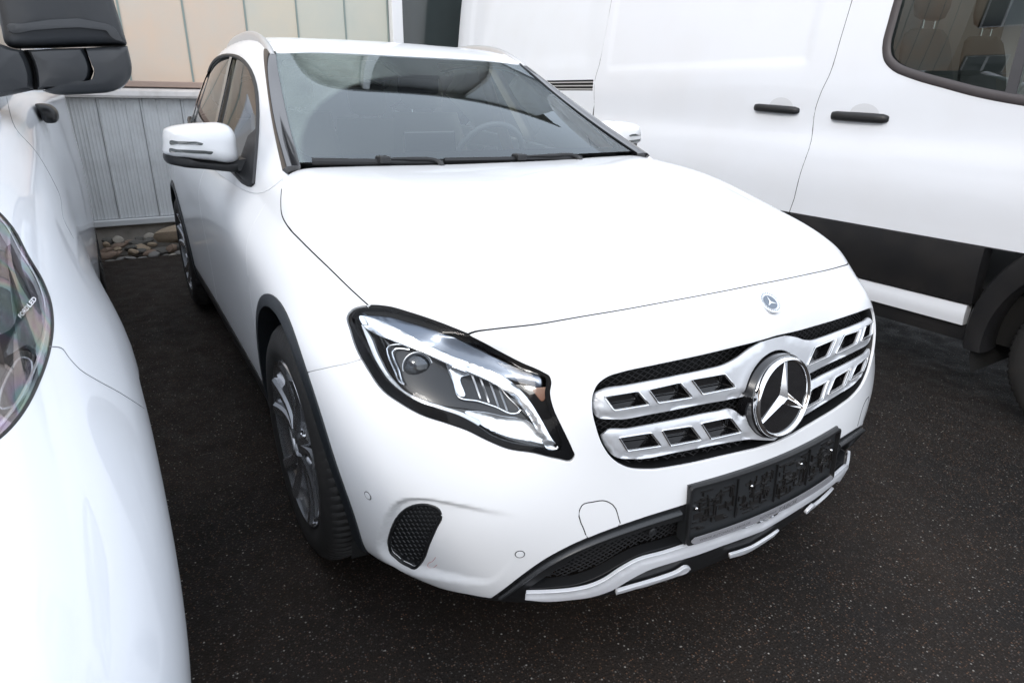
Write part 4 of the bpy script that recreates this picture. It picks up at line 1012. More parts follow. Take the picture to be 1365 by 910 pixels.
GLASSW, wt, _ = new_mat('windscreen_glass'); wn = wt.nodes; wk = wt.links; wn.clear()
def _n(t, **k):
    x = wn.new(t)
    for a, b in k.items(): setattr(x, a, b)
    return x
_tc = _n('ShaderNodeTexCoord'); _o = _n('ShaderNodeOutputMaterial')
def _wiped(c, r):      # 1 outside the sweep of a wiper, 0 inside
    v = _n('ShaderNodeVectorMath', operation='DISTANCE'); v.inputs[1].default_value = c; wk.new(_tc.outputs['Object'], v.inputs[0])
    m = _n('ShaderNodeMapRange'); m.inputs['From Min'].default_value = r-.012; m.inputs['From Max'].default_value = r+.012; wk.new(v.outputs['Value'], m.inputs['Value']); return m.outputs[0]
_m = _n('ShaderNodeMath', operation='MULTIPLY'); wk.new(_wiped((-.40, -.02, 1.05), .66), _m.inputs[0]); wk.new(_wiped((-.42, .52, 1.05), .76), _m.inputs[1])
_ns = _n('ShaderNodeTexNoise'); _ns.inputs['Scale'].default_value = 170; _ns.inputs['Detail'].default_value = 4; wk.new(_tc.outputs['Object'], _ns.inputs['Vector'])
_nb = _n('ShaderNodeTexNoise'); _nb.inputs['Scale'].default_value = 6; _nb.inputs['Detail'].default_value = 4; wk.new(_tc.outputs['Object'], _nb.inputs['Vector'])
_r1 = _n('ShaderNodeMapRange'); _r1.inputs['From Min'].default_value = .35; _r1.inputs['From Max'].default_value = .7; _r1.inputs['To Min'].default_value = .16; _r1.inputs['To Max'].default_value = .42; wk.new(_ns.outputs[0], _r1.inputs['Value'])
_r2 = _n('ShaderNodeMapRange'); _r2.inputs['From Min'].default_value = .3; _r2.inputs['From Max'].default_value = .7; _r2.inputs['To Min'].default_value = .6; _r2.inputs['To Max'].default_value = 1.2; wk.new(_nb.outputs[0], _r2.inputs['Value'])
_fm = _n('ShaderNodeMath', operation='MULTIPLY'); wk.new(_r1.outputs[0], _fm.inputs[0]); wk.new(_r2.outputs[0], _fm.inputs[1])
_f2 = _n('ShaderNodeMath', operation='MULTIPLY'); wk.new(_fm.outputs[0], _f2.inputs[0]); _sx = _n('ShaderNodeSeparateXYZ'); wk.new(_tc.outputs['Object'], _sx.inputs[0])
_my = _n('ShaderNodeMapRange'); _my.inputs['From Min'].default_value = -.30; _my.inputs['From Max'].default_value = -.08; _my.inputs['To Min'].default_value = 1.; _my.inputs['To Max'].default_value = .22; wk.new(_sx.outputs[1], _my.inputs['Value'])
_mm = _n('ShaderNodeMath', operation='MULTIPLY'); wk.new(_m.outputs[0], _mm.inputs[0]); wk.new(_my.outputs[0], _mm.inputs[1]); wk.new(_mm.outputs[0], _f2.inputs[1])
_tp = _n('ShaderNodeBsdfTransparent'); _tp.inputs[0].default_value = (.86, .92, .89, 1)
_gl = _n('ShaderNodeBsdfGlossy'); _gl.inputs['Roughness'].default_value = 0; _gl.inputs['Color'].default_value = (.86, .95, 1, 1)
_fr = _n('ShaderNodeFresnel'); _fr.inputs['IOR'].default_value = 1.95; _x1 = _n('ShaderNodeMixShader'); wk.new(_fr.outputs[0], _x1.inputs[0]); wk.new(_tp.outputs[0], _x1.inputs[1]); wk.new(_gl.outputs[0], _x1.inputs[2])
_df = _n('ShaderNodeBsdfDiffuse'); _df.inputs[0].default_value = (.36, .43, .40, 1); _x2 = _n('ShaderNodeMixShader'); wk.new(_f2.outputs[0], _x2.inputs[0]); wk.new(_x1.outputs[0], _x2.inputs[1]); wk.new(_df.outputs[0], _x2.inputs[2]); wk.new(_x2.outputs[0], _o.inputs[0])

# ------------------------------------------------------------------ cabin: second sheet (windscreen, pillars, side glass, roof)
GROWS = [
 [(-.33,0,1.03),(-.35,.28,1.03),(-.39,.52,1.03),(-.41,.70,1.03),(-.405,.748,1.02),(-.52,.815,.965),(-1.0,.838,.965),(-1.5,.842,.975),(-2.0,.842,.985),(-2.5,.825,1.0),(-3.0,.68,1.02),(-3.3,0,1.02)],
 [(-.42,0,1.085),(-.43,.28,1.08),(-.455,.50,1.073),(-.48,.693,1.085),(-.50,.735,1.085),(-.62,.795,1.03),(-1.05,.815,1.03),(-1.52,.822,1.04),(-2.0,.822,1.05),(-2.48,.80,1.06),(-2.95,.66,1.07),(-3.25,0,1.08)],
 [(-.66,0,1.205),(-.67,.28,1.20),(-.69,.49,1.185),(-.70,.660,1.16),(-.735,.700,1.165),(-.82,.748,1.14),(-1.15,.770,1.13),(-1.55,.780,1.14),(-2.0,.780,1.15),(-2.45,.76,1.15),(-2.85,.63,1.16),(-3.15,0,1.17)],
 [(-.94,0,1.327),(-.945,.28,1.322),(-.95,.47,1.305),(-.948,.617,1.280),(-.985,.655,1.287),(-1.05,.693,1.27),(-1.3,.715,1.265),(-1.6,.722,1.27),(-2.0,.722,1.275),(-2.4,.705,1.27),(-2.72,.59,1.27),(-3.0,0,1.29)],
 [(-1.224,0,1.430),(-1.217,.28,1.432),(-1.195,.46,1.426),(-1.170,.570,1.416),(-1.215,.600,1.430),(-1.28,.635,1.412),(-1.42,.648,1.425),(-1.65,.653,1.435),(-2.0,.652,1.43),(-2.33,.635,1.405),(-2.58,.53,1.38),(-2.85,0,1.41)],
 [(-1.31,0,1.462),(-1.31,.27,1.461),(-1.30,.42,1.458),(-1.29,.51,1.455),(-1.31,.545,1.468),(-1.36,.575,1.468),(-1.5,.585,1.480),(-1.7,.59,1.487),(-2.0,.588,1.48),(-2.26,.57,1.455),(-2.45,.46,1.43),(-2.7,0,1.455)],
 [(-1.50,0,1.502),(-1.50,.22,1.501),(-1.50,.33,1.499),(-1.50,.37,1.498),(-1.52,.38,1.50),(-1.56,.39,1.502),(-1.63,.395,1.506),(-1.75,.40,1.507),(-1.95,.40,1.502),(-2.12,.38,1.49),(-2.2,.30,1.485),(-2.35,0,1.485)],
 [(-1.7,0,1.515),(-1.71,0,1.515),(-1.73,0,1.516),(-1.76,0,1.516),(-1.8,0,1.516),(-1.84,0,1.516),(-1.88,0,1.516),(-1.93,0,1.515),(-1.98,0,1.514),(-2.03,0,1.513),(-2.07,0,1.512),(-2.1,0,1.51)],
]
GROWS[0][:6] = [(-.36, 0, 1.03), (-.37, .28, 1.03), (-.39, .52, 1.035), (-.41, .705, 1.045), (-.40, .752, 1.04), (-.52, .815, .965)]
TT = (0, .25, .5, .75, 1)
for c_ in range(12):         # rows 1-3 of every column on one parabola
    a_ = np.array(GROWS[0][c_]); b_ = np.array(GROWS[4][c_]); m_ = (np.array(GROWS[2][c_])*.45+np.array(GROWS[3][c_])*.55)
    if c_ < 4: m_ = np.array([(-.80, 0, 1.268), (-.805, .28, 1.262), (-.805, .485, 1.243), (-.80, .643, 1.216)][c_])
    if c_ == 4: m_ = np.array((-.825, .683, 1.232))
    if c_ == 5: m_ = np.array((-.93, .722, 1.205))
    tm = np.linalg.norm(m_-a_)/(np.linalg.norm(m_-a_)+np.linalg.norm(b_-m_))
    for r_, t_ in enumerate(TT):
        if r_ in (0, 4): continue
        L0 = (t_-tm)*(t_-1)/(tm); L1 = t_*(t_-1)/(tm*(tm-1)); L2_ = t_*(t_-tm)/(1-tm)
        GROWS[r_][c_] = tuple(a_*L0+m_*L1+b_*L2_)
GH = Surf(_g(GROWS), res=12)
# column 0 lies on y = 0: mirror the ghost column
GH.P[0] = GH.P[2]*np.array([1, -1, 1]); GH.P[1][:, 1] = 0; GH.D = GH.ev(GH.U, GH.Vv)
if GH.nrm([1.5], [2.5])[0][0] < 0: GH.flip = True
GH.N = GH.nrm(GH.U, GH.Vv)
def guv(*L): return [np.array(p, float) for p in L]
def vline(u, v0, v1, n=10): return [np.array([u, v]) for v in np.linspace(v0, v1, n)]
def uline(v, u0, u1, n=10): return [np.array([u, v]) for u in np.linspace(u0, u1, n)]
def WP(t, s_):
    def q(a, m, b, tm): return np.array(a)*(t-tm)*(t-1)/tm+np.array(m)*t*(t-1)/(tm*(tm-1))+np.array(b)*t*(t-tm)/(1-tm)
    c = q((-.36, 0, 1.03), (-.80, 0, 1.268), (-1.224, 0, 1.430), .52); e = q((-.41, .705, 1.045), (-.80, .643, 1.216), (-1.170, .572, 1.416), .52)
    return (c[0]+(e[0]-c[0])*s_*s_, e[1]*s_, c[2]+(e[2]-c[2])*s_*s_)
WSS = Surf([[(lambda p: (p[0], -p[1], p[2]))(WP(t, s_)) for t in np.linspace(0, 1.06, 9)] for s_ in np.linspace(1.02, 0, 9)], res=10, sym=True)
if WSS.nrm([4.5], [4.5])[0][2] < 0: WSS.flip = True
WSS.N = WSS.nrm(WSS.U, WSS.Vv)
ws = cat(uline(.5, .1, 8, 12), vline(8, .5, 7.56, 8), uline(7.56, 8, .1, 12), vline(.1, 7.56, .5, 12))
WS = panel(WSS, 'windscreen', ws, mat=GLASSW, parent=CAR, step=.03, off=0, gap=.001, skirt=0)[0]
# black ceramic border of the glass, on its inside
frp = [(413, 209), (400, 200), (391, 180), (384, 150), (380, 120), (376, 92), (378, 81), (386, 78.5), (420, 78), (450, 79), (480, 80)]
inn = [WSS.px(*p, -.003) for p in spl(frp, n=4)]
vt = inn[-1][1]
ring_in = cat([np.array([8, .9])], uline(.9, 7.6, inn[0][0]+.35, 6), inn, [np.array([6.2, vt-.02]), np.array([6.6, vt-.35]), np.array([6.85, vt-1.1]), np.array([7.1, vt-1.35]), np.array([8, vt-1.42])])
ring = cat(uline(.5, 8, .1, 12), vline(.1, .5, 7.56, 12), uline(7.56, .1, 8, 12), ring_in[::-1])
panel(WSS, 'glass_border', ring, mat=simple('frit_black', (.012, .012, .013), .35), parent=WS, step=.02, off=-.004, gap=.001, skirt=0)
# A-pillar covers: gloss black
panel(GH, 'pillar_cover', cat(uline(.1, 3.02, 3.98, 4), vline(3.98, .1, 4.05, 12), uline(4.05, 3.98, 3.02, 4), vline(3.02, 4.05, .1, 12)), mat=GLOSSB, parent=CAR, step=.02, off=.004, skirt=.02, mirror='pair')
# white side frame of the cabin with the window opening
dlo = [(-.60, .985), (-.78, 1.14), (-.98, 1.262), (-1.18, 1.345), (-1.36, 1.392), (-1.60, 1.418), (-1.85, 1.424), (-2.1, 1.415), (-2.35, 1.385), (-2.58, 1.315), (-2.78, 1.215), (-2.86, 1.17), (-2.84, 1.150), (-2.6, 1.125), (-2.3, 1.10), (-1.9, 1.07), (-1.4, 1.035), (-.9, .995), (-.66, .98)]
DLOP = spl(dlo, True, (0,), n=3)
DLO = [GH.side(x, z) for x, z in DLOP]
cs = cat(uline(.0, 4.02, 10.2, 20), vline(10.2, 0, 4.9, 14), uline(4.9, 10.2, 4.02, 20), vline(4.02, 4.9, 0, 16))
panel(GH, 'cabin_side', cs, [DLO], mat=PAINT, parent=CAR, step=.03, off=0, skirt=.02, mirror='pair')
SG = panel(GH, 'side_window', DLO, mat=SGLASS, parent=CAR, step=.04, off=-.008, gap=.002, skirt=0, mirror='pair')
for k, sg in enumerate((1, -1)):
    L = np.array(DLO); A = GH.at(L[:, 0], L[:, 1], .001); A[:, 1] *= sg
    MB().tube([tuple(p) for p in A], .008, 6, closed=True).build('window_seal', BLACKP, SG[k], 50)
    A = GH.at(L[:, 0], L[:, 1], .004); A[:, 1] *= sg; m = [i for i in range(len(A)) if DLOP[i][0] < -2.0 or DLOP[i][1] > 1.36 or DLOP[i][1] < 1.1 and i > 30]
    def strip(x0, x1, zt=1.5, zb=.9, name='window_bar', mt=BLACKP, w=.05):
        lp = [GH.side(x, z) for x, z in [(x0, zb), (x0-w, zb), (x1-w, zt), (x1, zt)]]; return lp
    for (xb, zb, xt, zt, w) in ((-1.43, 1.03, -1.56, 1.42, .055), (-2.28, 1.09, -2.40, 1.385, .045)):
        R = []
        for t in np.linspace(0, 1, 9):
            x = xb+(xt-xb)*t; z = zb+(zt-zb)*t; a = GH.side(x, z); b = GH.side(x-w, z)
            pa = GH.at(a[0], a[1], -.003)[0]; pb = GH.at(b[0], b[1], -.003)[0]; na = GH.nrm(np.array([a[0]]), np.array([a[1]]))[0]*.006
            R.append([(p[0], sg*p[1], p[2]) for p in (pa, pa+na, pb+na, pb)])
        MB().loft(R).build('window_pillar', GLOSSB, SG[k], 30)
# mirror triangle in the front corner of the window
for sg in (1, -1):
    tri = [(-.60, .985), (-.70, 1.075), (-.80, 1.15), (-.86, 1.12), (-.86, .998), (-.72, .985)]
    Q = [GH.side(x, z) for x, z in tri]; a = [GH.at(q[0], q[1], .006)[0] for q in Q]; b = [GH.at(q[0], q[1], -.008)[0] for q in Q]
    n = len(a); MB().add([(p[0], sg*p[1], p[2]) for p in a+b], [tuple(range(n)), tuple(range(2*n-1, n-1, -1))]+[(i, (i+1) % n, n+(i+1) % n, n+i) for i in range(n)]).build('mirror_base', BLACKP, CAR)
# roof
ROOFS = PlanSurf(GH, -2.75, -1.15, -.70-.02, sig=.02)
re = GH.at(*np.array(cat(uline(4.02, 0, 4, 20), uline(4.5, 4.2, 10, 20))).T)
rl = [ROOFS.uv(p) for p in re]
rl[0][1] = ROOFS.nv
rl = cat(rl, [np.array([0.6, rl[-1][1]]), np.array([.6, ROOFS.nv])])
panel(ROOFS, 'roof', rl, mat=PAINT, parent=CAR, step=.03, gap=.001, off=.001, skirt=.01)
panel(GH, 'headliner', cat(uline(4.2, 0, 11, 24), vline(11, 4.2, 6.6, 6), uline(6.6, 11, 0, 24)), mat=BEIGE, parent=CAR, step=.05, off=-.04, skirt=0)
panel(GH, 'tailgate_glass', cat(uline(.0, 10.2, 11, 6), vline(11, .0, 4.2, 8), uline(4.2, 11, 10.2, 6)), mat=SGLASS, parent=CAR, step=.05, off=0, skirt=0, mirror='pair')
# roof rails
for sg in (1, -1):
    R = spl([(-1.15, .585, 1.405), (-1.22, .582, 1.447), (-1.34, .578, 1.488), (-1.52, .575, 1.518), (-1.78, .575, 1.527), (-2.05, .572, 1.516), (-2.32, .56, 1.475), (-2.46, .55, 1.43)], n=5)
    tree, X_ = GH.bvh(0); Q = []
    for k_, (x, y, z) in enumerate(R):
        h = tree.ray_cast(Vector((x, -y, 3)), Vector((0, 0, -1))); zb = (h[0].z if h[0] is not None else z-.03)-.012; z = max(z-.004, zb+.02)
        w = .012+.004*math.sin(math.pi*min(1, k_/12)); Q.append([(x, sg*(y+w*.9), zb), (x, sg*(y+w), z-.012), (x, sg*(y+w*.6), z-.002), (x, sg*y, z+.001), (x, sg*(y-w*.6), z-.002), (x, sg*(y-w), z-.012), (x, sg*(y-w*.9), zb)])
    MB().loft(Q).build('roof_rail', ALU, CAR, 50)

# cowl and wipers
cw = []
for y in np.linspace(-.72, .72, 25):
    a = abs(y); x1 = -.36-.11*(a/.72)**2; cw.append([(x1+.02, y, 1.035-.01*a), (x1-.03, y, 1.048-.008*a), (x1-.10, y, 1.055-.006*a), (x1-.10, y, 1.0), (x1+.02, y, 1.0)])
MB().loft(cw).build('cowl_panel', BLACKP, CAR, 30)
def wiper(px0, px1, pxh, offs=.016):
    def P3(p, o): q = WSS.shoot(CAMP, ray(*p), o); return WSS.at(q[0], q[1], o)[0]
    def P3m(p, o):
        tree, X = WSS.bvh(o); d = ray(*p); h = tree.ray_cast(Vector(CAMP), Vector(d)); hm = tree.ray_cast(Vector((CAMP[0], -CAMP[1], CAMP[2])), Vector((d[0], -d[1], d[2])))
        c = [h[0]] if h[0] is not None and h[0].y < 0 else []
        if hm[0] is not None and hm[0].y < 0: c.append(Vector((hm[0].x, -hm[0].y, hm[0].z)))
        return tuple(c[0]) if c else None
    A = [P3m((px0[0]+(px1[0]-px0[0])*t, px0[1]+(px1[1]-px0[1])*t), offs) for t in np.linspace(0, 1, 12)]; A = [a for a in A if a]
    blade = MB().tube(A, .008, 6, 1.3).build('wiper_blade', BLACKP, CAR, 40)
    B = [tuple(Vector(a)-Vector((0, 0, .010))) for a in A]; MB().tube(B, .0035, 4).build('rubber_lip', RUBBER, blade)
    m = (np.array(A[len(A)//2])+np.array([0, 0, .008])); h = P3m(pxh, offs+.012)
    pts = spl([tuple(m), tuple((m*.5+np.array(h)*.5)+np.array([.0, 0, .006])), h, tuple(np.array(h)+np.array([.05, 0, -.035]))], n=4)
    MB().tube(pts, [.007]*4+[.009]*4+[.011]*(len(pts)-8), 6, .7).build('wiper_arm', BLACKP, CAR, 40)
    MB().box(tuple(m), (.05, .04, .022), None, .006).build('wiper_joint', BLACKP, CAR)
wiper((416, 214.5), (590, 217), (585, 215.5)); wiper((592, 214), (775, 211), (770, 209.5))

# camera housing and inner mirror behind the glass
CH = MB().loft([[(-1.30, -.10, 1.425), (-1.30, .10, 1.425), (-1.18, .12, 1.40), (-1.18, -.12, 1.40)], [(-1.26, -.085, 1.385), (-1.26, .085, 1.385), (-1.06, .09, 1.335), (-1.06, -.09, 1.335)]]).build('camera_housing', BLACKP, CAR)
MB().box((-1.15, -.045, 1.357), (.05, .05, .02), Matrix.Rotation(.45, 3, 'Y'), .004).build('camera_window', simple('sensor_glass', (.18, .17, .16), .1), CH)
MB().box((-1.25, .07, 1.31), (.02, .24, .07), Matrix.Rotation(.3, 3, 'Z'), .01).build('inner_mirror', BLACKP, CAR, 40)

# interior
MB().loft([[(-.45, y, 1.0-.02*abs(y)), (-.75, y, 1.035-.03*abs(y)+(.03 if -.62 < -y < -.12 and False else 0)), (-.95, y, 1.015-.03*abs(y)), (-1.0, y, .93), (-.95, y, .70), (-.45, y, .70)] for y in np.linspace(-.74, .74, 19)]).build('dashboard', DASH, CAR, 40)
MB().loft([[(-.93, y, 1.03), (-1.0, y, 1.04-(abs(y-.37)/.17)**2*.03), (-1.0, y, .96), (-.93, y, .96)] for y in np.linspace(.20, .54, 9)]).build('instrument_hood', DASH, CAR, 40)
MB().box((-.98, 0, 1.06), (.02, .24, .13), Matrix.Rotation(-.1, 3, 'Y'), .006).build('centre_screen', GLOSSB, CAR)
for y in (-.12, 0, .12): MB().lathe([(.0, .01), (.03, .01), (.036, .0), (.036, -.02)], 20, 'x', (-.995, y, .95)).build('air_vent', SATIN, CAR, 40)
sc = Vector((-1.12, .37, .98)); sq = Vector((-.92, 0, .40)).to_track_quat('Z', 'Y').to_matrix().to_4x4(); sq.translation = sc
SWH = MB().tube([(.185*math.cos(a), .185*math.sin(a), 0) for a in np.linspace(0, 2*math.pi, 40, endpoint=False)], .014, 8, up=(0, 0, 1), closed=True).build('steering_wheel', simple('wheel_leather', (.22, .22, .23), .5), CAR, True, xf=sq)
hb = MB(); hb.lathe([(0, .03), (.05, .028), (.07, .01), (.07, -.02)], 24, 'z'); hb.build('hub', DASH, SWH, True, xf=sq)
for a in (0, math.pi, -math.pi/2): MB().tube([(.06*math.cos(a), .06*math.sin(a), 0), (.18*math.cos(a), .18*math.sin(a), 0)], .014, 6, .5).build('spoke', SATIN, SWH, True, xf=sq)
def seat(x, y, name, w=.50, mat=FAB, zb=.56, lean=.32, hh=.62, head=True):
    s = MB().loft([[(x+a, y+b*w/2*k, zb+c) for a, b, c in [(.30, -1, -.10), (.30, 1, -.10), (.30, 1, .0), (.22, .8, .03), (.22, -.8, .03), (.30, -1, 0)]] for k in (1,)]+[[(x-.25, y+b*w/2, zb+c) for b, c in [(-1, -.14), (1, -.14), (1, -.02), (.8, -.0), (-.8, -.0), (-1, -.02)]]]).build(name, mat, CAR, 40)
    R = []
    for t in np.linspace(0, 1, 8):
        ww = w/2*(1-.22*t**2); xx = x-.22-lean*hh*t; zz = zb+hh*t; d = .13*(1-.35*t)
        R.append([(xx+.0+d*.6*math.cos(a)+(.03*abs(math.sin(a))), y+ww*math.sin(a)*1.0, zz) for a in np.linspace(0, 2*math.pi, 16, endpoint=False)])
    MB().loft(R).build('backrest', mat, s, 60)
    if head:
        hx, hz = x-.22-lean*(hh+.10), zb+hh+.115
        R = [[(hx-lean*(k*.09)+.055*q*math.cos(a), y+.13*q*math.sin(a), hz+k*.10) for a in np.linspace(0, 2*math.pi, 14, endpoint=False)] for k, q in ((-1, .55), (-.8, .9), (-.3, 1.), (.4, 1.), (.85, .85), (1., .5))]
        MB().loft(R).build('headrest', mat, s, 60)
        for dy in (-.06, .06): MB().tube([(hx+.03, y+dy, hz-.15), (hx, y+dy, hz-.05)], .006, 6).build('headrest_post', CHROME, s)
    return s
seat(-1.45, -.37, 'front_seat'); seat(-1.45, .37, 'front_seat'); seat(-2.25, -.33, 'rear_seat', .6, hh=.56); seat(-2.25, .33, 'rear_seat', .6, hh=.56)
for sg in (1, -1):
    MB().box((-1.9, sg*.79, .62), (2.6, .05, .62), None, .02).build('door_trim', DASH, CAR)
    MB().tube([(-.55, sg*.70, 1.02), (-.90, sg*.655, 1.22), (-1.22, sg*.59, 1.395)], .022, 8).build('pillar_trim', BEIGE, CAR, True)
    MB().box((-1.60, sg*.685, 1.2), (.09, .03, .48), Matrix.Rotation(sg*.28, 3, 'X') @ Matrix.Rotation(-.2, 3, 'Y'), .01).build('pillar_trim', BEIGE, CAR)
MB().box((-1.75, 0, .36), (2.8, 1.5, .06)).build('floor_carpet', DASH, CAR)
MB().box((-2.95, 0, .9), (.5, 1.2, .06)).build('parcel_shelf', DASH, CAR)

# door mirrors
def c1(*L): return [(200+x/3.79, 20+y/3.79) for x, y in L]
MX = -.83
def mirror_shell(pts, levels, mat, name, sgn, xm=MX):
    P = [on_plane(p[0], p[1], 0, xm) for p in spl(pts, True, n=5)]; P = np.array(P); c = P.mean(0); R = []
    for dx, s in levels: 
        Q = c+(P-c)*s; Q[:, 0] = xm+dx; R.append([(q[0], sgn*q[1], q[2]) for q in Q])
    return MB().loft(R).build(name, mat, CAR, 55)
shell = c1((66,600),(72,580),(95,568),(150,556),(280,545),(350,545),(400,562),(428,600),(438,660),(437,740),(420,745),(300,735),(180,722),(85,708),(70,700),(66,650))
skirt_ = c1((68,706),(180,724),(300,737),(437,747),(520,752),(532,765),(520,790),(480,798),(380,790),(280,779),(130,762),(85,748),(72,730))
for sg in (1, -1):
    m = mirror_shell(shell, [(-.075, .90), (-.06, .97), (-.02, 1.0), (.01, .985), (.035, .93), (.055, .82), (.068, .66), (.075, .40), (.077, .15)], PAINT, 'door_mirror', sg)
    mirror_shell(skirt_, [(-.07, .92), (-.03, 1.0), (.0, .98), (.02, .93), (.035, .8), (.042, .5)], BLACKP, 'mirror_foot', sg)
    bm = bmesh.new(); bm.from_mesh(m.data); tree = BVHTree.FromBMesh(bm); bm.free()
    for ln in ([(98,638),(140,638),(200,640),(250,644),(268,652),(262,657),(240,656),(180,655),(140,653),(98,651)], [(96,677),(140,680),(220,684),(290,688),(318,694),(312,702),(280,702),(210,699),(140,694),(96,690)]):
        pts = c1(*ln); V = []
        for p in spl(pts, True, n=8):
            d = ray(*p); h = tree.ray_cast(Vector((CAMP[0], sg*CAMP[1], CAMP[2])), Vector((d[0], sg*d[1], d[2]))); 
            if h[0] is not None: V.append(h[0])
        if len(V) > 6:
            f_ = [v+Vector((.004, 0, 0)) for v in V]; b_ = [v-Vector((.01, 0, 0)) for v in V]; n = len(V)
            MB().add(f_+b_, [tuple(range(n))]+[(i, (i+1) % n, n+(i+1) % n, n+i) for i in range(n)]).build('indicator_slot', simple('indicator_dark', (.10, .11, .11), .2, coat=1), m)
    MB().loft([[(MX+.02, sg*-.85, 1.04), (MX-.05, sg*-.85, 1.04), (MX-.05, sg*-.86, 1.02), (MX+.02, sg*-.86, 1.02)], [(MX+.06, sg*-.785, 1.055), (MX-.05, sg*-.795, 1.055), (MX-.05, sg*-.785, 1.01), (MX+.06, sg*-.785, 1.005)]]).build('mirror_stalk', BLACKP, CAR)

# wheels
def wheel(parent, cx, cy, sg, rimk=1, R=.343, W=.235, cz=.343, spokes=5, name='wheel', rimr=.238, hubc=None, toe=0):
    """sg = -1: outer face towards -y"""
    T = Matrix.Translation((cx, cy, cz)) @ Matrix.Rotation(toe, 4, 'Z')
    h = W/2
    rim = MB().lathe([(rimr-.035, -h+.03), (rimr-.012, -h+.02), (rimr, -h+.004), (rimr+.004, -h+.012), (rimr-.004, -h+.03), (rimr-.02, 0), (rimr-.02, h-.02), (rimr, h-.004)], 64, 'y').build(name, RIMM if rimk else RIMD, parent, 50, xf=T @ Matrix.Scale(-sg, 4, (0, 1, 0)))
    n = 84; prof0 = [(rimr-.003, -h+.02), (rimr+.008, -h+.006), (rimr+.035, -h-.003), (R-.045, -h-.002), (R-.018, -h+.012), (R-.006, -h+.026)]
    tread = [(R-.001, -h+.045), (R, -h+.072), (R-.007, -h+.074), (R-.007, -h+.084), (R, -h+.086), (R, -.008), (R-.007, -.006), (R-.007, .006), (R, .008), (R, h-.086), (R-.007, h-.084), (R-.007, h-.074), (R, h-.072), (R-.001, h-.045)]
    prof = prof0+tread+[(r, -y) for r, y in prof0[::-1]]
    V = []; F = []; q = len(prof)
    for k in range(n*3):
        a = 2*math.pi*(k-(.35 if k % 3 == 2 else 0))/(n*3); cutk = k % 3 == 2
        for j, (r, y) in enumerate(prof):
            rr_ = r-(.006 if cutk and j in (5, 6, 7, 10, 11, 14, 15, 18, 19, 20) else 0); aa = a+(y+h)*.25
            V.append((rr_*math.cos(aa), y, rr_*math.sin(aa)))
    m = n*3
    for k in range(m):
        for j in range(q-1): F.append((k*q+j, k*q+j+1, ((k+1) % m)*q+j+1, ((k+1) % m)*q+j))
    MB().add(V, F).build('tyre', RUBBER, rim, 35, xf=T @ Matrix.Scale(-sg, 4, (0, 1, 0)))
    XT = T @ Matrix.Scale(-sg, 4, (0, 1, 0))
    MB().lathe([(0, -h+.045), (.155, -h+.06), (.16, -h+.09)], 40, 'y').build('brake_disc', simple('disc_dark', (.10, .10, .105), .4, metal=.7), rim, 50, xf=XT)
    MB().lathe([(0, -h+.10), (rimr-.02, -h+.10)], 40, 'y').build('inner_well', DARK, rim, xf=XT)
    MB().lathe([(0, -h+.012), (.028, -h+.012), (.034, -h+.017), (.05, -h+.02), (.075, -h+.035), (.075, -h+.06)], 40, 'y').build('hub', RIMM if rimk else RIMD, rim, 40, xf=XT)
    for k in range(spokes):
        a = 2*math.pi*k/spokes+.35
        for s2 in (-1, 1):
            R2 = []
            for t in np.linspace(0, 1, 7):
                r = .045+(rimr-.01-.045)*t; aa = a+s2*(.10+.13*t*t+.09*(1-t)); w = .016+.006*t*t; y = -h+.018+.030*t*(1-t)*1.6-.012*t
                c = Vector((r*math.cos(aa), y, r*math.sin(aa))); tn = Vector((-math.sin(aa), 0, math.cos(aa)))
                R2.append([c-tn*w, c-tn*w*.6+Vector((0, -.008, 0)), c+tn*w*.6+Vector((0, -.008, 0)), c+tn*w, c+tn*w*.7+Vector((0, .03, 0)), c-tn*w*.7+Vector((0, .03, 0))])
            MB().loft(R2).build('spoke', RIMM if rimk else RIMD, rim, 30, xf=XT)
        b = a+math.pi/spokes
        MB().lathe([(0, -h+.018), (.008, -h+.018), (.009, -h+.04)], 10, 'y', (.052*math.cos(b), 0, .052*math.sin(b))).build('wheel_bolt', CHROME, rim, xf=XT)
    return rim
for cx in (0, -2.70):
    for sg in (-1, 1): wheel(CAR, cx, sg*.782, sg)

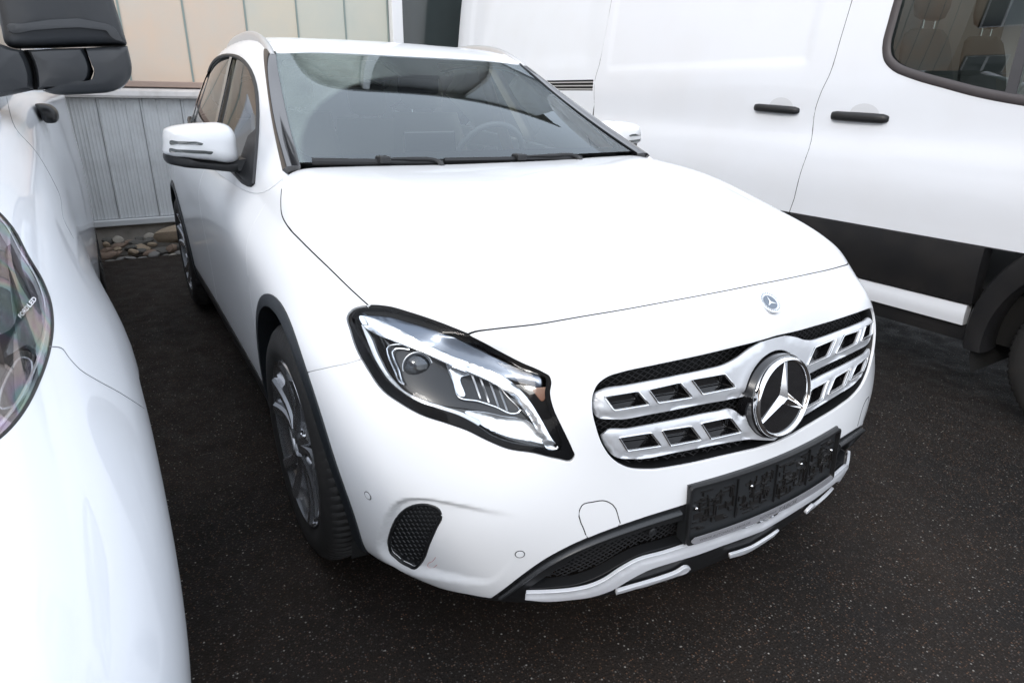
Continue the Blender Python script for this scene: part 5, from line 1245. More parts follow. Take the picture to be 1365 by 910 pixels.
# ------------------------------------------------------------------ ground
def ground_mat():
    m, t, b = new_mat('asphalt'); N = t.nodes; K = t.links
    tc = N.new('ShaderNodeTexCoord')
    def noise(sc, det=4, rough=.6):
        n = N.new('ShaderNodeTexNoise'); n.inputs['Scale'].default_value = sc; n.inputs['Detail'].default_value = det; n.inputs['Roughness'].default_value = rough
        K.new(tc.outputs['Object'], n.inputs['Vector']); return n
    def ramp(src, p0, p1, c0, c1):
        r = N.new('ShaderNodeValToRGB'); r.color_ramp.elements[0].position = p0; r.color_ramp.elements[1].position = p1
        r.color_ramp.elements[0].color = (*c0, 1); r.color_ramp.elements[1].color = (*c1, 1); K.new(src, r.inputs[0]); return r
    def vor(sc):
        v = N.new('ShaderNodeTexVoronoi'); v.inputs['Scale'].default_value = sc; v.feature = 'F1'; K.new(tc.outputs['Object'], v.inputs['Vector']); return v
    def mix(f, a, c, bl='MIX'):
        x = N.new('ShaderNodeMix'); x.data_type = 'RGBA'; x.blend_type = bl
        if isinstance(f, float): x.inputs[0].default_value = f
        else: K.new(f, x.inputs[0])
        for s_, i in ((a, 6), (c, 7)):
            if isinstance(s_, tuple): x.inputs[i].default_value = (*s_, 1)
            else: K.new(s_, x.inputs[i])
        return x.outputs[2]
    big = noise(1.1, 8); base = ramp(big.outputs[0], .35, .7, (.0058, .0050, .0046), (.018, .0132, .0100))
    fine = noise(170, 6, .8); fr = ramp(fine.outputs[0], .32, .72, (.25, .25, .25), (2.3, 2.2, 2.1))
    c = mix(1., base.outputs[0], fr.outputs[0], 'MULTIPLY')
    # stone chips showing in the binder: each voronoi cell has its own tone
    v = vor(170); hs = N.new('ShaderNodeSeparateColor'); K.new(v.outputs['Color'], hs.inputs[0])
    chip = ramp(hs.outputs[0], .45, .95, (0, 0, 0), (1, 1, 1)); near_ = ramp(v.outputs['Distance'], .25, .45, (1, 1, 1), (0, 0, 0))
    f1 = mix(1., chip.outputs[0], near_.outputs[0], 'MULTIPLY'); tint = ramp(hs.outputs[1], .2, .8, (.11, .060, .036), (.085, .080, .076))
    c = mix(f1, c, tint.outputs[0])
    v2 = vor(80); hs2 = N.new('ShaderNodeSeparateColor'); K.new(v2.outputs['Color'], hs2.inputs[0])
    chip2 = ramp(hs2.outputs[0], .76, .99, (0, 0, 0), (1, 1, 1)); n2 = ramp(v2.outputs['Distance'], .12, .24, (1, 1, 1), (0, 0, 0))
    f2 = mix(1., chip2.outputs[0], n2.outputs[0], 'MULTIPLY'); c = mix(f2, c, (.33, .31, .28))
    K.new(c, b.inputs['Base Color']); b.inputs['Specular IOR Level'].default_value = .22
    rr_ = ramp(noise(9, 4).outputs[0], .35, .7, (.62,)*3, (.86,)*3); K.new(rr_.outputs[0], b.inputs['Roughness'])
    ad = N.new('ShaderNodeMath'); ad.operation = 'MULTIPLY_ADD'; ad.inputs[1].default_value = -1.2; K.new(v.outputs['Distance'], ad.inputs[0]); K.new(fine.outputs[0], ad.inputs[2])
    bp = N.new('ShaderNodeBump'); bp.inputs['Strength'].default_value = .7; bp.inputs['Distance'].default_value = .0022
    K.new(ad.outputs[0], bp.inputs['Height']); K.new(bp.outputs[0], b.inputs['Normal'])
    return m
ASPH = ground_mat()
XE = -4.19
# one sheet to the horizon; fine relief close to the cars
g = mesh_obj('ground', [(XE, -150, 0), (150, -150, 0), (150, 150, 0), (XE, 150, 0)], [(0, 1, 2, 3)], ASPH); g['kind'] = 'structure'
SOIL = simple('soil', (.075, .062, .048), .95, bump=(60, .8, .01), var=(25, (.03, .026, .02), .7))
g = mesh_obj('soil_bed', [(-150, -150, -.05), (XE, -150, -.05), (XE, 150, -.05), (-150, 150, -.05)], [(0, 1, 2, 3)], SOIL); g['kind'] = 'structure'
kb = mesh_obj('kerb_edge', [(XE-.03, -30, -.05), (XE, -30, .004), (XE, 30, .004), (XE-.03, 30, -.05)], [(0, 1, 2, 3)], ASPH); kb['kind'] = 'structure'

# ------------------------------------------------------------------ building with the sheet-metal wall
WX = -4.62
LB = thing('glazed_hall', 'low hall with grey ribbed metal cladding below and amber translucent panels above, behind the cars', 'building', (WX, 0, 0))
CLAD = simple('clad_grey', (.56, .58, .59), .45, metal=.15, coat=.2, bump=(40, .04, .002), var=(5, (.36, .36, .36), .5))
MB().box((-.11, -1, .02), (.2, 26, .36)).build('plinth', simple('plinth_concrete', (.28, .26, .23), .9, bump=(50, .4, .004), var=(9, (.16, .14, .12), .7)), LB)
PWD = .30; prof = [(0, 0), (0, .010), (.012, .014), (.02, 0)]
for k in range(1, 11):
    y = .012+k*.0258; h = .0065 if k in (4, 7) else .0022; prof += [(y, 0), (y+.003, h), (y+.010, h), (y+.013, 0)]
prof += [(PWD-.004, 0)]
pm = None
y = -7.8; k = 0
while y < 4.5:
    if pm is None:
        mb = MB(); rings = [[(d+.004, yy, z) for yy, d in prof]+[(-.02, PWD-.004, z), (-.02, 0, z)] for z in (.262, 1.205)]
        o = mb.loft(rings).build('cladding_panel', CLAD, LB); pm = o.data
    else: o = bpy.data.objects.new('cladding_panel', pm); link(o, LB)
    o.location = (0, y, 0); y += PWD; k += 1
WHT = simple('window_white', (.74, .75, .76), .4, coat=.3); PINKW = simple('ledge_white', (.66, .64, .62), .45, var=(14, (.45, .42, .38), .5))
MB().box((.015, -1.5, .232), (.07, 13, .052), None, .006).build('base_flashing', simple('flashing', (.52, .54, .55), .4, metal=.2), LB)
MB().add([(-.05, -8, 1.295), (.10, -8, 1.262), (.10, -8, 1.225), (.085, -8, 1.225), (.085, -8, 1.21), (-.05, -8, 1.21), (-.05, 5, 1.295), (.10, 5, 1.262), (.10, 5, 1.225), (.085, 5, 1.225), (.085, 5, 1.21), (-.05, 5, 1.21)],
         [(0, 1, 7, 6), (1, 2, 8, 7), (2, 3, 9, 8), (3, 4, 10, 9), (4, 5, 11, 10)]).build('sill_ledge', PINKW, LB)
MB().box((-.0, -1.5, 1.315), (.05, 13, .045), None, .006).build('bottom_rail', simple('rail_brown', (.30, .22, .18), .5), LB)
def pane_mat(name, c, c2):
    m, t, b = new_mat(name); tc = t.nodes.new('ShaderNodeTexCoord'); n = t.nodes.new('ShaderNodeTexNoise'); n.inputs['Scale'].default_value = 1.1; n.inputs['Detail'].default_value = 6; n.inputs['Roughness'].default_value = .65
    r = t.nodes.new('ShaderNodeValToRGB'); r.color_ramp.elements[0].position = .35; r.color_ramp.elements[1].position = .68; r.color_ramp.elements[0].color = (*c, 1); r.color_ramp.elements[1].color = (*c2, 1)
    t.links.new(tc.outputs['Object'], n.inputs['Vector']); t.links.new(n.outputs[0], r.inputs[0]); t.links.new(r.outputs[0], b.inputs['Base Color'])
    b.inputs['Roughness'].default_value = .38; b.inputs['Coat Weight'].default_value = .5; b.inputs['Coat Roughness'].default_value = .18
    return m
AMB = [pane_mat('amber_pane', (.60, .45, .33), (.50, .47, .41)), pane_mat('pale_reflection_pane', (.55, .49, .38), (.46, .47, .42)), pane_mat('green_reflection_pane', (.50, .49, .41), (.43, .46, .41))]  # tan-to-greenish shift along the wall is a reflection painted into the panes
bounds = [-7.84+.46*i for i in range(16)]; bounds = [b for b in bounds if b < -.95]+[-.93, -.475, 0.0, .43, .86, 1.27]
SEAMM = simple('seam_green', (.22, .27, .25), .5)
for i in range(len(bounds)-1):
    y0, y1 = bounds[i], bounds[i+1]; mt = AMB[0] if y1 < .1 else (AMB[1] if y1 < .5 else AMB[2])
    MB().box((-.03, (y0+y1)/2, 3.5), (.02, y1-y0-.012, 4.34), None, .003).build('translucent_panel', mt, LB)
    MB().box((-.026, y1, 3.5), (.022, .014, 4.33)).build('panel_seam', SEAMM, LB)
MB().box((.02, 1.335, 3.5), (.10, .105, 4.5), None, .006).build('white_post', WHT, LB)
MB().box((-.02, 2.3, 1.42), (.08, 1.8, .12), None, .006).build('window_frame', WHT, LB)
MB().box((-.05, 2.25, 2.4), (.012, 1.7, 1.9)).build('window_pane', simple('dark_pane', (.035, .045, .045), .05, coat=1), LB)
MB().box((-.02, 3.12, 2.4), (.08, .07, 1.9)).build('window_frame', WHT, LB)
MB().box((-.04, 4.0, 3.4), (.1, 1.6, 4.5)).build('end_wall', CLAD, LB)
MB().box((-3.2, -1.5, 5.72), (6.4, 13.6, .14), None, .02).build('roof', simple('roof_grey', (.20, .20, .21), .7), LB)
MB().box((.06, -1.5, 5.66), (.10, 13.7, .09), None, .02).build('gutter', simple('gutter_zinc', (.30, .31, .32), .45, metal=.4), LB)
MB().box((-3.2, -1.5, 3.0), (6.0, 12.8, 5.6)).build('wall_core', simple('core', (.3, .3, .3), .9), LB)

# stones along the foot of the wall
def stone_mesh(seed, mt):
    rnd = random.Random(seed); bm = bmesh.new(); bmesh.ops.create_icosphere(bm, subdivisions=2, radius=1)
    ph = [Vector((rnd.uniform(-1, 1), rnd.uniform(-1, 1), rnd.uniform(-1, 1))).normalized() for _ in range(7)]; cut = [rnd.uniform(.55, .85) for _ in ph]
    for v in bm.verts:
        for n, c in zip(ph, cut):
            d = v.co.dot(n)
            if d > c: v.co -= n*(d-c)*.85
        v.co *= 1+rnd.uniform(-.03, .03)
    me = bpy.data.meshes.new('stone'); bm.to_mesh(me); bm.free(); me.materials.append(mt); me.polygons.foreach_set('use_smooth', [True]*len(me.polygons))
    try: me.set_sharp_from_angle(angle=math.radians(28))
    except Exception: pass
    return me
SMT = [simple('stone_%s' % n, c, .85, bump=(45, .6, .006), var=(14, c2, .7)) for n, c, c2 in (('tan', (.30, .235, .165), (.14, .11, .09)), ('grey', (.19, .185, .175), (.09, .088, .085)), ('rust', (.19, .135, .10), (.10, .075, .06)), ('pale', (.32, .30, .26), (.24, .2, .16)), ('dark', (.10, .095, .085), (.05, .05, .045)))]
random.seed(21); SMS = [stone_mesh(i, SMT[i % 5]) for i in range(15)]
def stone(x, y, z, s, mi, rz, label='rough brown and grey field stone in the strip along the foot of the metal wall', grp='loose stones along the foot of the wall'):
    o = bpy.data.objects.new('stone', SMS[mi]); link(o); o.location = (x, y, z); o.scale = s; o.rotation_euler = (random.uniform(-.3, .3), random.uniform(-.3, .3), rz)
    o['label'] = label; o['category'] = 'stone'
    if grp: o['group'] = grp
    return o
for row, (x, zz, n) in enumerate(((-4.25, -.01, 27), (-4.32, .025, 27), (-4.39, .05, 27), (-4.46, .075, 27), (-4.53, .095, 26))):
    for i in range(n):
        if row == 4 and i % 3 == 0: continue
        a = random.uniform(.028, .058); y = -2.35+i*.078+random.uniform(-.025, .025)
        if -.95 < y < -.6 and row in (2, 3, 4): continue
        stone(x+random.uniform(-.03, .03), y, zz+random.uniform(-.01, .015), (a*.9, a*random.uniform(1.0, 1.7), a*random.uniform(.5, .8)), random.randrange(15), random.uniform(-.5, .5))
stone(-4.44, -.80, .13, (.09, .20, .075), 0, -.25, 'largest stone in the strip, a long tan slab lying beside the white crossover\'s rear wheel', None)

# ------------------------------------------------------------------ building across the yard (seen in reflections)
OB = thing('tan_building', 'tan rendered house across the yard with rows of windows, mirrored in the panel van\'s glass', 'building', (2, -15, 0))
TAN = simple('tan_render', (.42, .30, .20), .9, bump=(30, .3, .01), var=(.6, (.34, .24, .16), .6))
def facade(xs, zs, w, h, x0, x1, z1):
    mb = MB(); X = sorted({x0, x1}|{x-w/2 for x in xs}|{x+w/2 for x in xs}); Z = sorted({0, z1}|{z-h/2 for z in zs}|{z+h/2 for z in zs})
    for a, b in zip(X[:-1], X[1:]):
        for c, d in zip(Z[:-1], Z[1:]):
            if any(abs((a+b)/2-x) < w/2 for x in xs) and any(abs((c+d)/2-z) < h/2 for z in zs): continue
            mb.add([(a, 0, c), (b, 0, c), (b, 0, d), (a, 0, d)], [(0, 3, 2, 1)])
    return mb
xs = [-12+2.6*i for i in range(10)]; zs = [1.6, 4.4, 7.2]
facade(xs, zs, 1.1, 1.5, -14, 14, 8.6).build('wall', TAN, OB, False, False)
MB().box((0, -5, 4.2), (27.8, 9, 8.2)).build('rear_wall', TAN, OB)
for x in xs:
    for z in zs:
        w = MB().box((x, -.12, z), (1.1, .06, 1.5)).build('window', WHT, OB)
        for dx in (-.26, .26): MB().box((x+dx, -.075, z), (.44, .02, 1.34)).build('pane', simple('far_pane', (.03, .04, .05), .05) if 'far_pane' not in bpy.data.materials else bpy.data.materials['far_pane'], w)
MB().loft([[(-14.4, .5, 8.5), (-14.4, -10.4, 8.5), (-14.4, -5, 11.2)], [(14.4, .5, 8.5), (14.4, -10.4, 8.5), (14.4, -5, 11.2)]]).build('roof', simple('tile_brown', (.16, .085, .06), .8), OB)

# ------------------------------------------------------------------ panel van on the right
VO = (-1.2, 2.78, 0)
VAN = thing('panel_van', 'long white panel van with black lower cladding and two black handles, right of the crossover', 'van', VO)
vz = [.40, .55, .70, .78, .86, .95, 1.05, 1.12, 1.2, 1.32, 1.45, 1.65, 1.95, 2.25, 2.42, 2.50]
vy = [1.80, 1.79, 1.772, 1.765, 1.757, 1.752, 1.757, 1.772, 1.776, 1.772, 1.778, 1.797, 1.83, 1.875, 1.94, 2.15]
vx = [(-4.28, .28), (-4.25, .06), (-4.18, 0), (-3.2, 0), (-2.2, 0), (-1.2, 0), (-.4, 0), (.3, 0), (.7, .0), (1.1, .0), (1.45, .01), (1.75, .05), (1.95, .16), (2.08, .5)]
VS = Surf([[(x, y_+dy, z) for z, y_ in zip(vz, vy)] for x, dy in vx], res=8); VS.y0c = VO[1]; VS.org = VO
if VS.nrm([5.5], [5.5])[0][1] > 0: VS.flip = True
VS.N = VS.nrm(VS.U, VS.Vv)
def vs(*L): return [VS.side(x, z, y0=-2) for x, z in L]
def vpx(pts, closed=False, n=4): return [VS.px(*p) for p in spl(pts, closed, n=n)]
def vcol(x, z0, z1, n=8): return vs(*[(x, z) for z in np.linspace(z0, z1, n)])
def vrow(z, x0, x1, n=10): return vs(*[(x, z) for x in np.linspace(x0, x1, n)])
J2 = [VS.side(-.20, 2.38, -2), VS.side(-.24, 2.0, -2)]+vpx([(1136, 0), (1121, 50), (1106, 99), (1095, 122), (1087, 145), (1081, 189), (1067, 231), (1056, 276)])
J2[-1] = VS.side(-.42, .735, -2)
J1 = vs((-2.02, 2.38), (-2.04, 1.9))+vpx([(799, 86), (793, 107), (792, 141)])+vs((-2.11, 1.0), (-2.11, .735))
VW = simple('van_gap_divider_grey', (.05, .05, .055), .6)
def vpanel(name, lp, holes=(), mt=VPAINT, **k):
    a = dict(step=.06, gap=.0022, skirt=.02, mirror='pair'); a.update(k); return panel(VS, name, lp, holes, mat=mt, parent=VAN, **a)
for nm_, JJ in (('door_gap_shade', J1), ('door_gap_shade', J2), ('door_gap_shade', [VS.side(x, .7345, -2) for x in np.linspace(-4.1, .6, 30)])):
    L = np.array(JJ); A = VS.at(L[:, 0], L[:, 1], -.0034)-np.array(VO); MB().tube([tuple(p) for p in A], .0040, 6).build(nm_, VW, VAN)  # added dark beads stand in for the shade in the van's gaps
RCR = np.array(spl([(1100, -60), (1093, 10), (1088, 50), (1080, 82), (1062, 95), (1030, 97), (900, 93), (818, 90), (808, 80), (812, 30), (818, -60)], True, n=3))
def inside_px(q, poly):
    ins = np.zeros(len(q), bool); n = len(poly)
    for i in range(n):
        a, b = poly[i], poly[(i+1) % n]; m = (a[1] > q[:, 1]) != (b[1] > q[:, 1])
        with np.errstate(all='ignore'): ins ^= m & (q[:, 0] < (b[0]-a[0])*(q[:, 1]-a[1])/(b[1]-a[1])+a[0])
    return ins
def rel_van(UV, P):
    x, z = P[:, 0], P[:, 2]
    d = np.minimum(np.minimum(x+2.00, -.46-x), np.minimum(z-1.44, 2.3-z)); s = np.clip(d/.03, 0, 1); return -.007*s*s*(3-2*s)
def rel_rear(UV, P):
    x, z = P[:, 0], P[:, 2]
    d = np.minimum(np.minimum(x+4.0, -2.18-x), np.minimum(z-1.50, 2.3-z)); s = np.clip(d/.03, 0, 1); return -.007*s*s*(3-2*s)
def cup(cx, cy, w=17, h=12):      # finger bowl above a handle
    return [(cx+w*math.cos(a), cy-h*math.sin(a)*(1 if math.sin(a) > 0 else .75)) for a in np.linspace(0, 2*math.pi, 20, endpoint=False)]
CU1, CU2 = cup(1041, 143, 16, 13), cup(1152, 153, 20, 15)
CU1l, CU2l = [VS.px(*p) for p in CU1], [VS.px(*p) for p in CU2]
vpanel('sliding_door', cat(J1, vrow(.735, -2.11, -.42)[1:-1], J2[::-1], vrow(2.38, -.2, -2.02)[1:-1]), [CU1l], off=rel_van, step=.022, hgap=0)
rails = vrow(1.392, -2.9, -2.125, 5)+vrow(1.318, -2.125, -2.9, 5)
vpanel('rear_side_panel', cat(J1[::-1], vrow(2.38, -2.02, -4.1)[1:], [np.array([0., v]) for v in np.linspace(14, 3.3, 8)], vrow(.735, -4.1, -2.11)), [rails], off=rel_rear, step=.05, hgap=0)
rb = vpanel('slide_rail', rails, mt=BLACKP, off=-.028, skirt=0)
for zz in (1.375, 1.352, 1.33): 
    MB().box((-2.51-VO[0], 1.783-VO[1], zz), (.78, .012, .008)).build('rail_bar', ALU, VAN)
WOUT = [(-.108, 1.685), (-.110, 1.60), (-.107, 1.50), (-.086, 1.449), (-.037, 1.408), (.044, 1.377), (.189, 1.338), (.338, 1.302), (.484, 1.277), (.70, 1.25), (.95, 1.225), (1.08, 1.235), (1.05, 1.30), (.95, 1.45), (.78, 1.72), (.58, 2.0), (.50, 2.06), (.30, 2.09), (.05, 2.09), (-.04, 2.06), (-.08, 1.95)]
WOL = vs(*spl(WOUT, True, n=3))
fdl = cat(J2, vrow(.735, -.40, .64, 6), vs((.66, .80), (.72, .86), (.80, .90), (.95, .92), (1.12, .90), (1.12, 1.02), (1.14, 1.15), (1.10, 1.30), (.86, 1.75), (.66, 2.06), (.50, 2.20), (.3, 2.25)), vs((-.1, 2.28), (-.19, 2.34)))
vpanel('front_door', fdl, [WOL, CU2l], step=.022, hgap=0)
vpanel('front_wing', cat(vs((1.125, .90), (1.125, 1.02), (1.145, 1.15), (1.13, 1.24)), vs((1.4, 1.24), (1.7, 1.15), (1.9, 1.05)), vs((1.95, .9), (1.98, .6), (1.95, .45), (1.5, .45)), vs((1.45, .55), (1.38, .72), (1.28, .84))), step=.06)
wi = panel(VS, 'door_window', WOL, mat=glass('van_glass', (.62, .70, .66), .75, ior=2.0), parent=VAN, step=.05, off=-.012, skirt=0, mirror='pair')
for k in (0, 1):
    L = np.array(inset(VS, WOL, .012)); A = VS.at(L[:, 0], L[:, 1], -.001)
    if k: A[:, 1] = 2*VO[1]-A[:, 1]
    MB().tube([tuple(p-np.array(VO)) for p in A], .019, 8, .45, up=(0, 1, 0), closed=True).build('window_seal', simple('seal_brown', (.055, .048, .050), .5) if not k else bpy.data.materials['seal_brown'], wi[k], 50)
    dv = MB(); R = []
    for t in np.linspace(0, 1, 8):
        z = 1.29+(2.06-1.29)*t; x = .432-.02*t; q = VS.side(x, z, -2); p = VS.at(q[0], q[1], -.004)[0]
        if k: p[1] = 2*VO[1]-p[1]
        p = p-np.array(VO); s_ = -1 if not k else 1; R.append([(p[0]-.02, p[1], p[2]), (p[0]-.018, p[1]+s_*.006, p[2]), (p[0]+.018, p[1]+s_*.006, p[2]), (p[0]+.02, p[1], p[2])])
    dv.loft(R).build('window_divider', VW, wi[k])
def handle(p0, p1, th, cuppx):
    a = VS.px(*p0); b = VS.px(*p1); A = VS.at(a[0], a[1], 0)[0]; B = VS.at(b[0], b[1], 0)[0]; R = []
    for t, q, w in ((0, .3, .6), (.04, .8, .85), (.12, 1, 1), (.35, 1.0, 1), (.5, 1.05, 1.03), (.75, 1.0, 1), (.92, .9, .95), (.98, .6, .7), (1, .2, .4)):
        c = A+(B-A)*t; h = th*w; o = .034*q
        R.append([(c[0]-VO[0], c[1]-VO[1]-o*(.55+.45*math.cos(g))*1.0+.006, c[2]+h*math.sin(g)) for g in np.linspace(0, 2*math.pi, 12, endpoint=False)])
    MB().loft(R).build('door_handle', BLACKP, VAN, 60)
    c = np.mean(np.array(cuppx), 0); L = []
    for s_, o in ((1.0, 0), (.97, -.012), (.93, -.045), (.6, -.058), (.15, -.06)):
        U = np.array(c+(np.array(cuppx)-c)*s_); L.append([tuple(p-np.array(VO)) for p in VS.at(U[:, 0], U[:, 1], o)])
    MB().loft(L).build('finger_cup', simple('cup_shaded_paint', (.62, .64, .67), .5) if 'cup_shaded_paint' not in bpy.data.materials else bpy.data.materials['cup_shaded_paint'], VAN, 30)  # body colour darkened: the bowl's shading is put into its paint
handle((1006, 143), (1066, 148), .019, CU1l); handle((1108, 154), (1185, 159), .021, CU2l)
# lower cladding, painted sill, arches
CLB = simple('van_clad_black', (.009, .009, .010), .5, bump=(500, .3, .001), var=(7, (.026, .023, .021), .5))
def cladpiece(name, x0, x1, z0, z1, mt=CLB, out=.012, bulge=.004):
    R = []
    for x in np.linspace(x0, x1, max(2, int(abs(x1-x0)/.2))):
        zs_ = np.linspace(z0, z1, 7); pts = []
        for i, z in enumerate(zs_):
            yy = np.interp(z, vz, vy) if z > .4 else 1.80; pts.append((x-VO[0], yy-out-bulge*math.sin(math.pi*i/6)-VO[1], z))
        pts += [(x-VO[0], 1.84-VO[1], z1), (x-VO[0], 1.84-VO[1], z0)]; R.append(pts)
    return MB().loft(R).build(name, mt, VAN, 35)
cladpiece('door_cladding', -.41, .50, .488, .731, bulge=.010); cladpiece('side_cladding', -2.10, -.424, .488, .731, bulge=.010); cladpiece('side_cladding', -2.85, -2.115, .488, .731, bulge=.010)
cladpiece('painted_sill', -2.85, .482, .388, .478, VPAINT, out=.0, bulge=.006)
cladpiece('lower_skirt', -2.85, .56, .315, .383, CLB, out=-.03, bulge=.002)
def varch(cx, cz=.36, r0=.50, r1=.425, a0=-10, a1=190):
    for k in (0, 1):
        R = []
        for a in np.linspace(math.radians(a0), math.radians(a1), 40):
            ro = r0+.03*max(0, math.sin(a)); p = []
            for r, o in ((ro, .004), (ro-.01, .022), ((ro+r1)/2, .03), (r1, .026), (r1-.01, -.02), (r1, -.12)):
                x = cx+r*math.cos(a); z = max(.30, cz+r*math.sin(a)); yy = float(np.interp(z, vz, vy)) if z > .4 else 1.80
                yw = yy-o; yw = 2*VO[1]-yw if k else yw; p.append((x-VO[0], yw-VO[1], z))
            R.append(p)
        MB().loft(R).build('wheel_arch', CLB, VAN, 35)
        s_ = -1 if not k else 1
        MB().lathe([(.46, s_*1.0), (.46, s_*.6), (0, s_*.55)], 32, 'y', (cx-VO[0], 0, cz), math.radians(-20), math.radians(200)).build('arch_liner', DARK, VAN)
varch(1.00); varch(-2.95-.15, r0=.48)
for cx in (1.00, -3.10):
    for s_ in (-1, 1): wheel(VAN, cx-VO[0], s_*(VO[1]-1.80-.11), s_, rimk=0, R=.345, W=.215, cz=.345, rimr=.208, name='wheel')
MB().box((0, 0, .42), (5.6, 1.7, .22)).build('underbody', DARK, VAN)
# roof, tail, nose, cab interior
MB().loft([[(x, y_, z) for y_, z in ((-.63, 2.50), (-.4, 2.56), (0, 2.58), (.4, 2.56), (.63, 2.50))] for x in (-3.0, -2.0, 0, 1.2, 1.5)], closed=False, caps=False).build('roof', VPAINT, VAN, True)
MB().box((-3.02, 0, 1.45), (.05, 1.5, 2.0), None, .02).build('rear_door', VPAINT, VAN)
MB().loft([[(1.6, y_, 2.5), (2.28, y_, 1.38), (3.05, y_, 1.15), (3.25, y_, .95), (3.28, y_, .45), (3.0, y_, .35)] for y_ in (-.8, -.4, 0, .4, .8)], closed=False, caps=False).build('nose', VPAINT, VAN, 30)
MB().box((.72, 0, 1.5), (.03, 1.7, 1.9)).build('bulkhead', simple('bulkhead_grey', (.20, .21, .20), .7), VAN)
MB().box((1.3, 0, .95), (1.2, 1.7, .05)).build('cab_floor', DASH, VAN)
VFAB = simple('van_seat_fabric', (.10, .105, .10), .9, bump=(300, .4, .002))
for yy, n_ in ((2.34, 'seat'), (2.92, 'seat')):
    yy -= VO[1]; R = []
    for z, w, x in ((1.0, .24, -.10), (1.2, .25, -.15), (1.4, .24, -.19), (1.52, .21, -.215), (1.585, .17, -.23), (1.61, .10, -.235)):
        R.append([(x-VO[0]+.06*math.cos(a), yy+w*math.sin(a), z) for a in np.linspace(0, 2*math.pi, 16, endpoint=False)])
    s_ = MB().loft(R).build(n_, VFAB, VAN, 60)
    R = [[(-.235-VO[0]+.05*q*math.cos(a), yy+.14*q*math.sin(a), 1.655+k) for a in np.linspace(0, 2*math.pi, 16, endpoint=False)] for k, q in ((0, .5), (.015, .85), (.06, 1), (.14, 1), (.19, .8), (.2, .4))]
    MB().loft(R).build('headrest', VFAB, s_, 60)
    for d_ in (-.05, .05): MB().tube([(-.235-VO[0], yy+d_, 1.58), (-.235-VO[0], yy+d_, 1.68)], .006, 6).build('headrest_post', CHROME, s_)
MB().box((1.85, 0, 1.22), (.5, 1.6, .25), None, .05).build('dashboard', DASH, VAN)
MB().tube([(.98-.0, -.88, 2.1), (.98, -.93, 1.4)], .012, 8).build('seat_belt', simple('belt_grey', (.3, .32, .32), .6), VAN)

# ------------------------------------------------------------------ white van on the left, right beside the camera
LO_ = (-1.2, -2.25, 0); LY = -2.25
LV = thing('delivery_van', 'white van at the left edge with a big black door mirror and headlight with rainbow sheen', 'van', LO_)
Lr = [
 [(-4.25,-1.40,.28),(-3,-1.36,.28),(-1.6,-1.35,.28),(-.85,-1.33,.28),(-.3,-1.28,.28),(.1,-1.262,.28),(.5,-1.245,.28),(.85,-1.265,.28),(1.15,-1.38,.27),(1.38,-1.78,.26),(1.45,-2.25,.26)],
 [(-4.27,-1.38,.48),(-3,-1.34,.48),(-1.6,-1.33,.48),(-.85,-1.312,.48),(-.3,-1.252,.48),(.1,-1.236,.48),(.5,-1.226,.48),(.85,-1.236,.48),(1.19,-1.345,.47),(1.44,-1.77,.46),(1.52,-2.25,.46)],
 [(-4.27,-1.38,.66),(-3,-1.335,.66),(-1.6,-1.325,.66),(-.85,-1.308,.66),(-.3,-1.243,.655),(.1,-1.229,.655),(.5,-1.225,.655),(.85,-1.248,.64),(1.17,-1.37,.62),(1.40,-1.78,.61),(1.48,-2.25,.61)],
 [(-4.26,-1.38,.83),(-3,-1.335,.83),(-1.6,-1.33,.83),(-.85,-1.327,.82),(-.3,-1.285,.80),(.1,-1.268,.79),(.5,-1.268,.78),(.85,-1.298,.76),(1.11,-1.43,.74),(1.31,-1.80,.73),(1.39,-2.25,.73)],
 [(-4.25,-1.385,.97),(-3,-1.34,.97),(-1.6,-1.336,.97),(-.85,-1.335,.96),(-.3,-1.318,.93),(.1,-1.312,.915),(.47,-1.322,.90),(.79,-1.365,.87),(1.0,-1.50,.845),(1.18,-1.83,.84),(1.25,-2.25,.84)],
 [(-4.24,-1.39,1.09),(-3,-1.345,1.09),(-1.6,-1.342,1.09),(-.85,-1.341,1.08),(-.31,-1.345,1.045),(.08,-1.352,1.025),(.42,-1.375,1.00),(.70,-1.43,.965),(.86,-1.56,.94),(1.0,-1.87,.94),(1.06,-2.25,.94)],
 [(-4.23,-1.40,1.19),(-3,-1.35,1.19),(-1.6,-1.348,1.19),(-.86,-1.352,1.18),(-.35,-1.385,1.14),(.03,-1.415,1.115),(.33,-1.46,1.085),(.54,-1.54,1.06),(.66,-1.66,1.045),(.75,-1.93,1.05),(.79,-2.25,1.055)],
 [(-4.22,-1.41,1.26),(-3,-1.36,1.26),(-1.6,-1.358,1.26),(-.88,-1.368,1.255),(-.43,-1.44,1.205),(-.10,-1.51,1.185),(.12,-1.59,1.17),(.28,-1.69,1.155),(.36,-1.80,1.15),(.42,-2.0,1.16),(.44,-2.25,1.165)],
 [(-4.22,-1.50,1.28),(-3,-1.5,1.28),(-1.6,-1.5,1.28),(-.95,-1.56,1.28),(-.6,-1.66,1.245),(-.35,-1.74,1.235),(-.2,-1.83,1.23),(-.1,-1.92,1.225),(-.05,-2.0,1.225),(-.02,-2.12,1.228),(0,-2.25,1.23)],
]
LS = Surf([[Lr[r][c] for r in range(len(Lr))] for c in range(11)], res=10); LS.y0c = LY; LS.org = LO_
LS.P[-1] = LS.P[-3]*np.array([1, -1, 1])+np.array([0, 2*LY, 0]); LS.D = LS.ev(LS.U, LS.Vv)
if LS.nrm([3.5], [3.5])[0][1] < 0: LS.flip = True
LS.N = LS.nrm(LS.U, LS.Vv)
def loff(P): return [tuple(np.array(p)-np.array(LO_)) for p in P]
